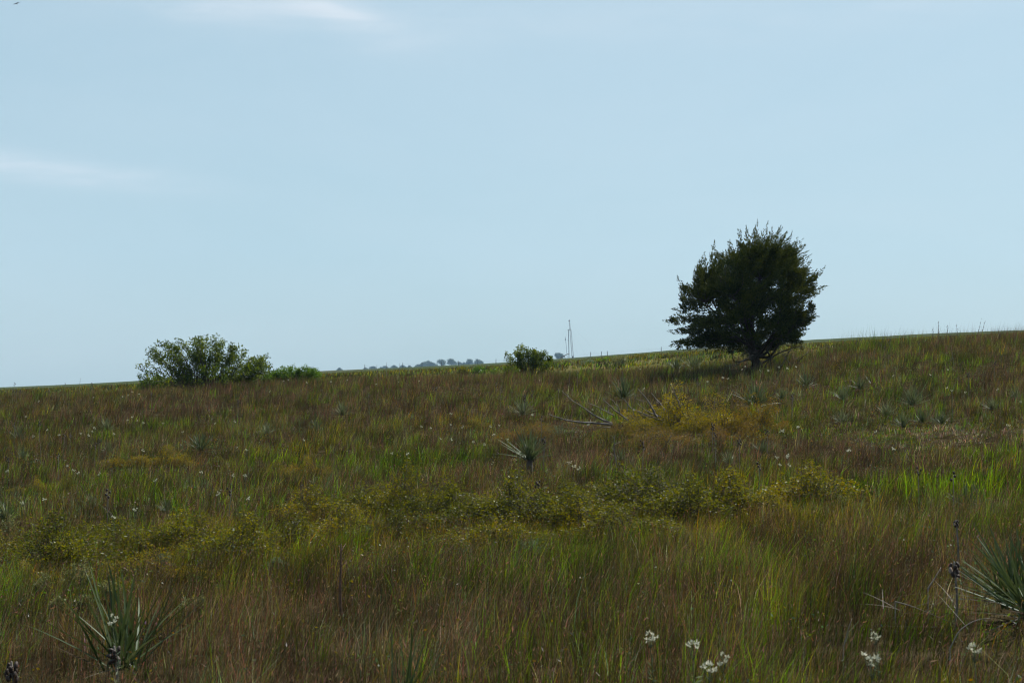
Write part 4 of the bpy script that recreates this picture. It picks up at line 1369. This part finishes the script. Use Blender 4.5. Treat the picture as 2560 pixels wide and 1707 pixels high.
for px, py, h, s, label in [(2385, 1425, .42, 1.0, 'big cluster of dark split seed pods beside the leaning yucca clump'), (285, 1640, .30, 1.0, 'heavy dark seed pod cluster in front of the front yucca'),
                            (28, 1680, .32, 1.0, 'dark seed pods low in the bottom corner'), (2390, 1310, .5, .6, 'grey seed stalk with pale pods above the big pod cluster')]:
    p = foot(px, py, h)
    root = thing('seed_stalk', label, 'seed stalk', p)
    gg = np.random.default_rng(int(px))
    top = h + .06 * s
    obj('stem', Geo().tube(spline([(0, 0, -.05), (.02, 0, h * .5), (0, 0, top)], 6), [.011, .01, .009, .008, .007, .006], 6).mesh('seed_stem', [M['stalk']]), root)
    for i in range(9):
        a = i * 2.4
        c = np.array([math.cos(a) * .026 * s, math.sin(a) * .026 * s, h + (.04 - .010 * i) * s])
        pd = obj('pod', Geo().blob((0, 0, 0), np.array([.013, .013, .024]) * s, i, 8, 6).mesh('seed_pod', [M['pod_pale' if i % 5 == 4 and px > 1000 else 'pod']], True), root)
        pd.location = c
        pd.rotation_euler = (gg.normal() * .5, gg.normal() * .5, a)

# bare seed stems on the skyline and tall dark stems
for k, (x0, y0, x1, y1, label) in enumerate([
        (2346, 804, 2348, 850, 'tall knobbly dry stem on the skyline, thickest of the skyline stems'), (2368, 815, 2366, 845, 'dry stem on the skyline right beside the thick knobbly one'),
        (2332, 822, 2334, 848, 'short dry stem on the skyline left of the knobbly one'), (2391, 813, 2398, 840, 'dry stem leaning back on the skyline'),
        (2452, 804, 2440, 835, 'dry stem leaning over on the skyline near the picture edge'), (2462, 805, 2450, 838, 'thin twin of the leaning skyline stem'),
        (2378, 862, 2386, 905, 'pale bare stem standing on the crest below the skyline stems'), (2536, 833, 2538, 862, 'thin pale stem at the end of the crest'),
        (2504, 975, 2500, 1050, 'grey bare stem on the slope near the picture edge'), (2380, 978, 2381, 1040, 'thin grey stem on the slope under a white flower'),
        (201, 945, 201, 965, 'thin dry stem on the skyline near the picture edge'), (942, 912, 943, 940, 'dry stem on the crest below the first far trees'),
        (966, 906, 968, 940, 'taller dry stem on the crest below the first far trees'), (998, 908, 998, 930, 'dry stem on the crest below the middle far trees'),
        (100, 1103, 103, 1145, 'pale bare stem on the slope near the picture edge'), (273, 1230, 280, 1285, 'pale leaning bare stem above the lower shrub band'), (270, 1080, 260, 1120, 'dark leaning stem among white flowers'),
        (310, 1455, 306, 1560, 'black dry stem behind the front yucca'), (275, 1450, 281, 1540, 'dark dry stem just left of the black one')]):
    b = foot(x1, y1 + 14)
    root = thing('dry_weed', label, 'dry weed', b)
    top = at(x0, y0, b[1]) - b
    r = 0.75 / (FPX / b[1])
    sp = spline([(0, 0, -.05), top * .5 + [g.normal() * .015, 0, 0], top], 8)
    mt = M['dark_wood'] if k in (0, 1, 2, 16, 17, 18) else M['stalk']
    stem = obj('stem', Geo().tube(sp, np.linspace(r, r * .4, 8), 5).mesh('dry_stem', [mt]), root)
    if k < 6 or k > 15:
        for i in range(6):
            q = sp[3 + i % 5] + (sp[4] - sp[3]) * g.random()
            obj('bud', Geo().blob(q + [(-1) ** i * r * 1.4, 0, 0], (r * .9, r * .9, r * 1.6), i, 6, 4).mesh('dry_bud', [mt]), stem)


# ------------------------------------------------------------------ pale sage plants in the foreground band
def sage_plant(px, base_row, w_px, h_px, mat, label, seed):
    g = np.random.default_rng(seed)
    p = foot(px, base_row)
    s = FPX / p[1]
    w, h = w_px / s, h_px / s
    root = thing('sage_plant', label, 'sage', p, 0, 'pale feathery sage plants')
    st, lf = Geo(), Geo()
    for i in range(16):
        a = g.random() * 6.28; r = g.random() ** .6 * w * .5
        e = np.array([math.cos(a) * r, math.sin(a) * r * .8, h * (0.65 + .4 * g.random()) * (1 - .35 * (2 * r / w) ** 2)])
        pts = spline([(e[0] * .3, e[1] * .3, -.03), e * [.6, .6, .5], e], 6)
        st.tube(pts, np.linspace(.005, .002, 6), 4)
        k = 46
        t = .25 + .75 * g.random(k)
        q = np.stack([np.interp(t, np.linspace(0, 1, 6), pts[:, j]) for j in range(3)], 1)
        d = nrm(g.normal(size=(k, 3)) * [1, 1, .4] + [0, 0, .9])
        lf.leaves(q, d, (.07 - .035 * t), .009)
    obj('stem', st.mesh('sage_stem', [M['stem_green']]), root)
    obj('foliage', lf.mesh('sage_foliage', [M[mat]]), root)


for i, a in enumerate([(190, 1500, 95, 110, 'sage', 'tallest pale feathery sage in front of the large olive shrub'), (110, 1505, 60, 70, 'sage', 'pale feathery sage left of the tallest one'),
                       (270, 1520, 70, 75, 'sage', 'yellowish feathery sage right of the tallest one'), (215, 1545, 60, 60, 'sage', 'low pale sage in front of the tallest one'), (150, 1550, 50, 60, 'sage', 'small pale sage low in front'),
                       (480, 1560, 70, 80, 'sage', 'loose pale sage right of the front yucca'), (25, 1360, 70, 80, 'sage', 'pale tuft of sage under the yucca at the picture edge'), (1330, 1405, 90, 60, 'sage_grey', 'grey-green leafy weed in front of the middle shrub row'),
                       (1400, 1090, 110, 30, 'sage_grey', 'low grey-green weed under the tips of the dead branches'), (410, 1440, 60, 60, 'sage_grey', 'grey-green weed among the lower shrubs'),
                       (130, 1440, 40, 50, 'sage_grey', 'dark grey-green weed inside the large olive shrub'), (690, 1440, 70, 50, 'sage_grey', 'bright grey-green weed left of the tall reddish stalk')]):
    sage_plant(*a, 950 + i)


# ------------------------------------------------------------------ far fence, pump jack, service rig
YF = 480.0
fence = thing('fence', 'dark wire fence with wooden posts crossing the far field', 'fence', (0, YF, tz(0, YF)))
fz0 = tz(0, YF)
prev = None
pg = Geo().tube(np.array([(0, 0, -.2), (0, 0, .5), (0, 0, 1.2)]), [.08, .08, .07], 6).mesh('fence_post', [M['post']])
wires = [[], [], []]
for px in (912, 1007, 1055, 1104, 1146, 1194, 1240, 1290, 1340, 1477, 1503, 1519, 1653, 1697, 1735, 1756, 1850):
    x = (px - 1280) / FPX * YF
    z = tz(x, YF) - fz0
    o = obj('post', pg, fence, (x, 0, z))
    o.rotation_euler = (g.normal() * .03, g.normal() * .05, 0)
    o.scale = (1, 1, .9 + .25 * g.random())
    for k, h in enumerate((.4, .7, 1.0)):
        wires[k].append((x, -.12, z + h))
for w in wires:
    obj('wire', Geo().tube(np.array(w), .006, 3).mesh('fence_wire', [M['cable']]), fence)

YR = 1050.0
SR = FPX / YR
c3 = lambda cx, cy: (1200 + cx / 6.533, 780 + cy / 6.533)
rx0 = (c3(1500, 0)[0] - 1280) / SR
rz0 = tz(rx0, YR)
rig = thing('service_rig', 'slender oil well service rig mast with guy lines on the skyline', 'rig', (rx0, YR, rz0))
rig_lift = rz0 - (CAM_Z + (EYE_ROW - c3(0, 800)[1]) / SR)


def rp(cx, cy, dy=0.0):
    px, py = c3(cx, cy)
    return np.array([(px - 1280) / SR - rx0, dy, (c3(0, 800)[1] - py) / SR])


def lattice(a, b, wa, wb, n, r):
    gg = Geo()
    cs = []
    for sx, sy in ((-1, -1), (1, -1), (1, 1), (-1, 1)):
        pts = np.array([a + (b - a) * t + np.array([sx, sy, 0]) * (wa + (wb - wa) * t) / 2 for t in np.linspace(0, 1, n + 1)])
        gg.tube(pts, r, 4); cs.append(pts)
    for i in range(n):
        for k in range(4):
            p, q = cs[k], cs[(k + 1) % 4]
            gg.tube(np.stack([p[i], q[i + 1]]), r * .6, 3)
            gg.tube(np.stack([p[i], q[i]]), r * .6, 3)
    return gg


obj('lower_mast', lattice(rp(1516, 800), rp(1478, 330), .95, .70, 12, .06).mesh('mast_lower', [M['steel_rust']]), rig)
upper = obj('upper_mast', lattice(rp(1474, 345), rp(1460, 200), .55, .45, 6, .05).mesh('mast_upper', [M['steel_rust']]), rig)
cb = Geo().box(rp(1459, 190), (.75, .7, .5)).box(rp(1459, 178), (.45, .45, .35))
obj('crown_block', cb.mesh('crown_block', [M['steel_rust']]), upper)
obj('rod_stand', Geo().tube(np.stack([rp(1453, 806, -1), rp(1450, 560, -1), rp(1443, 335, -.8)]), [.17, .17, .14], 8).mesh('rod_stand', [M['steel_dark']]), rig)
obj('racking_board', Geo().box(rp(1452, 332, -.6), (1.1, .9, .16)).box(rp(1436, 340, -.6), (.12, .8, .5)).mesh('racking_board', [M['steel_dark']]), rig)
obj('side_pole', Geo().tube(np.stack([rp(1426, 806, -.5), rp(1405, 560, -.5), rp(1391, 440, -.5)]), [.09, .08, .05], 6).box(rp(1394, 492, -.5), (.3, .25, .9)).mesh('side_pole', [M['steel_dark']]), rig)
obj('tie_bar', Geo().tube(np.stack([rp(1400, 508, -.5), rp(1446, 508, -.9)]), .03, 4).mesh('tie_bar', [M['steel_dark']]), rig)
obj('carrier', Geo().box(rp(1516, 785), (.9, 3.0, .5)).box(rp(1516, 772, 1.0), (.8, .9, .5)).mesh('rig_carrier', [M['steel_dark']]), rig)
for a, b in [((1472, 230), (1890, 700)), ((1476, 300), (1705, 715)), ((1480, 340), (1588, 730)), ((1455, 230), (1170, 780)), ((1440, 335), (1290, 760))]:
    obj('guy_line', Geo().tube(np.stack([rp(*a), rp(*b, -3)]), .014, 3).mesh('guy_line', [M['cable']]), rig)

pj = thing('pump_jack', 'small tilted brown pump jack beside the service rig', 'pump jack', (rx0 + rp(1380, 800)[0], YR - 4, tz(rx0 + rp(1380, 800)[0], YR - 4)))
o0 = rp(1380, 800)
gg = Geo()
a, b = rp(1312, 782) - o0, rp(1450, 712) - o0
d = nrm(b - a)
gg.box((a + b) / 2, (np.linalg.norm(b - a), .3, .38), np.stack([d, [0, 1, 0], np.cross(d, [0, 1, 0])], 1))
beam = obj('walking_beam', gg.mesh('walking_beam', [M['pump']]), pj)
obj('horse_head', Geo().box(b + [0.05, 0, -.15], (.34, .3, 1.0)).mesh('horse_head', [M['pump']]), beam)
for sx, sy in ((-.45, -.5), (.35, -.5), (-.45, .5), (.35, .5)):
    obj('leg', Geo().tube(np.stack([(a + b) / 2 + [0, sy * .3, 0], np.array([sx, sy, -.1])]), .09, 5).mesh('pump_leg', [M['pump']]), pj)
obj('counterweight', Geo().box(a + [.2, 0, -.1], (.6, .5, .75)).mesh('counterweight', [M['pump']]), beam)
obj('base_skid', Geo().box((-.5, 0, .08), (3.2, 1.2, .25)).mesh('base_skid', [M['pump']]), pj)
obj('motor', Geo().box((-1.4, 0, .45), (.6, .8, .6)).mesh('pump_motor', [M['pump']]), pj)


# ------------------------------------------------------------------ far trees
def far_tree(px, top_row, w_px, depth, label, seed):
    g = np.random.default_rng(seed)
    s = FPX / depth
    x = (px - 1280) / s
    z0 = tz(x, depth)
    top = CAM_Z + (EYE_ROW - top_row) / s - z0
    w = 1.3 * w_px / s
    root = thing('far_tree', label, 'tree', (x, depth, z0), 0, 'trees on the far skyline')
    gg = Geo()
    gg.tube(spline([(0, 0, -.5), (g.normal() * .2, 0, top * .3), (g.normal() * .5, 0, top * .65)], 6), np.linspace(.035 * top + .1, .06, 6), 6)
    nb = 9
    cs, rs = [], []
    for i in range(nb):
        a = g.random() * 6.28
        r = w * .5 * (0.25 + 0.6 * g.random())
        c = np.array([math.cos(a) * r, math.sin(a) * r * .8, top * (0.48 + 0.42 * g.random()) * (1 - .25 * (2 * r / w) ** 2)])
        cs.append(c); rs.append(min(w * .24, top * .22) * (.7 + .6 * g.random()))
        gg.tube(spline([(0, 0, top * .25), c * [.5, .5, .7], c], 5), np.linspace(.012 * top, .04, 5), 4)
    cs.append(np.array([0, 0, top * .86])); rs.append(top * .14)
    cs.append(np.array([0, 0, top * .5])); rs.append(w * .25)
    obj('trunk', gg.mesh('far_tree_trunk', [M['bark']]), root)
    lf = Geo()
    for c, r in zip(cs, rs):
        k = 170
        p = c + nrm(g.normal(size=(k, 3))) * (r * g.random(k) ** .4)[:, None] * [1.15, 1, .9]
        p = p[p[:, 2] < top * 1.01]
        lf.leaves(p, nrm(g.normal(size=(len(p), 3)) + [0, 0, .3]), .9 + .6 * g.random(len(p)), .6)
    obj('crown', lf.mesh('far_tree_crown', [M['far_leaf']]), root)


for i, t in enumerate([(1398, 882, 27, 2500, 'rounded blue-green tree beside the service rig'), (848, 920, 13, 2700, 'tiny lone tree on the far skyline nearest the bright green bush'),
                       (913, 919, 15, 2800, 'first low tree of the far skyline row'), (933, 916, 15, 2800, 'second low tree of the far skyline row'), (952, 918, 12, 2800, 'third, smallest low tree of the far row'),
                       (963, 915, 14, 2850, 'tree of the far row under the tall dry stems'), (986, 913, 20, 2850, 'wide low tree in the far row, right of the tall dry stems'), (1006, 913, 15, 2800, 'low tree of the far row before the taller ones'),
                       (1023, 914, 16, 2850, 'flat low tree left of the tall domed far tree'), (1043, 911, 20, 2800, 'low tree joining the tall domed far tree'), (1056, 906, 20, 2800, 'sloping tree leaning on the tall domed far tree'),
                       (1071, 901, 19, 2800, 'tall domed tree in the far row'), (1085, 907, 18, 2800, 'lower tree right of the tall domed far tree'), (1106, 898.5, 24, 2750, 'biggest round tree of the far row'),
                       (1130, 897.5, 23, 2750, 'big round tree next right of the biggest far tree'), (1149, 905, 8, 2800, 'tiny tree in the gap of the far row'), (1160, 906, 10, 2800, 'small tree before the last pair of the far row'),
                       (1173, 898, 18, 2750, 'second last tree of the far row'), (1193, 897, 22, 2750, 'last tree of the far row with a sloping top'), (198, 962, 14, 2600, 'tiny tree low on the skyline at the far picture edge'),
                       (1203, 902, 7, 2750, 'small tree tucked beside the dark tufted bush')]):
    far_tree(*t, 1000 + i)

# ------------------------------------------------------------------ bird high over the hill
bp = at(42, 10, 130)
bird = thing('bird', 'tiny dark swallow flying high in the sky corner', 'bird', bp)
bird.rotation_euler = (0.5, -0.45, 0.3)
bird.scale = (1.5, 1.5, 1.5)
bg = Geo().tube(spline([(0, -.09, 0), (0, -.02, .0), (0, .05, 0), (0, .085, .01)], 8), [.004, .012, .02, .024, .024, .021, .016, .008], 8)
bg.add([(-.006, -.08, 0), (.006, -.08, 0), (.02, -.14, 0), (0, -.115, .002), (-.02, -.14, 0)], [(0, 3, 4), (0, 1, 3), (1, 2, 3)])
obj('body', bg.mesh('bird_body', [M['bird']], True), bird)
for s in (-1, 1):
    wv = np.array([(.01 * s, .05, .008), (.01 * s, -.03, .004), (.08 * s, .065, .03), (.075 * s, -.005, .026), (.17 * s, -.03, .02)])
    wv2 = np.concatenate([wv, wv - [0, 0, .004]])
    t = [(0, 1, 3), (0, 3, 2), (2, 3, 4), (5, 8, 6), (5, 7, 8), (7, 9, 8)]
    obj('wing', Geo().add(wv2, t).mesh('bird_wing', [M['bird']]), bird)

# ------------------------------------------------------------------ air
hz, ht = new_mat('haze_air')
ho = ht.nodes.new('ShaderNodeOutputMaterial')
hv = ht.nodes.new('ShaderNodeVolumePrincipled')
hv.inputs['Color'].default_value = (0.46, 0.73, 1.0, 1)
hv.inputs['Density'].default_value = 0.000075
hv.inputs['Anisotropy'].default_value = 0.0
ht.links.new(hv.outputs[0], ho.inputs['Volume'])
HB = Geo().box((0, 1550, 60), (6400, 3700, 420))
haze = obj('haze', HB.mesh('haze', [hz]))
tag(haze, 'thin blue summer haze over the far fields', None, None, 'stuff')

# ------------------------------------------------------------------ the grass, standing round everything planted above
CL = np.array(CLEAR)
grass_field('foreground_grass', 'tall mixed green and red-brown prairie grass close to the viewer', 210000, 6.5, 25, lambda y: 0.285 * y + 1.8,
            0.12, 0.42, .0022, .0048, 10, 0.05, 2, 11)
grass_field('slope_grass', 'olive and rust coloured grass covering the lower slope round the shrubs', 210000, 24, 52, lambda y: 0.285 * y + 2.5,
            0.09, 0.36, .005, .010, 10, 0.07, 2, 12)
grass_field('hilltop_grass', 'red-brown bluestem grass covering the upper slope and crest below the tree', 270000, 50, 92, lambda y: 0.285 * y + 4,
            0.12, 0.40, .010, .018, 10, 0.11, 1, 13)
grass_field('valley_grass', 'paler yellow-green grass in the hollow behind the crest', 130000, 92, 260, lambda y: 0.285 * y + 6,
            0.15, 0.36, .05, .11, 10, 0.5, 1, 14, 1.0, True)


def weed_field(count, per):
    """small leafy weeds standing between the grass, in drifts"""
    g = np.random.default_rng(15)
    y = 8 + 62 * g.random(count * 4) ** 0.8
    x = (g.random(len(y)) * 2 - 1) * (0.285 * y + 1.5)
    k = fbm(x * .5 + 3, y * .35, 811)
    ok = (g.random(len(y)) < 0.12 + 1.3 * sstep(.48, .72, k))
    x, y, k = x[ok][:count], y[ok][:count], k[ok][:count]
    n = len(x)
    kind = g.choice(5, n, p=[.34, .22, .16, .16, .12])
    tone = np.array([(.105, .105, .016), (.085, .115, .060), (.150, .120, .016), (.060, .090, .018), (.150, .125, .085)])[kind] * ALB * (0.6 + .8 * g.random((n, 1)))
    h = .08 + .28 * g.random(n)
    ti = np.repeat(np.arange(n), per)
    m = len(ti)
    t = g.random(m) ** .7
    z = terrain(x, y)
    sp = (.05 + .05 * g.random(n))[ti]
    p = np.stack([x[ti] + g.normal(size=m) * sp * (.4 + .8 * t), y[ti] + g.normal(size=m) * sp * (.4 + .8 * t), z[ti] + h[ti] * t], 1)
    d = nrm(g.normal(size=(m, 3)) * [1, 1, .5] + [0, 0, .5])
    ll = .012 + .022 * g.random(m) + .010 * (y[ti] > 35)
    wg = Geo().leaves(p, d, ll, ll * (.35 + .3 * g.random(m)))
    col = np.repeat(np.clip(tone[ti] * (1 + .2 * g.normal(size=(m, 3))), .004, .6), 4, 0)
    o = obj('low_weeds', make_mesh('low_weeds', np.concatenate(wg.v), np.concatenate(wg.t), [M['grass']], col))
    tag(o, 'small leafy weeds scattered in drifts between the grass of the slope', 'weeds', None, 'stuff')


weed_field(10000, 10)
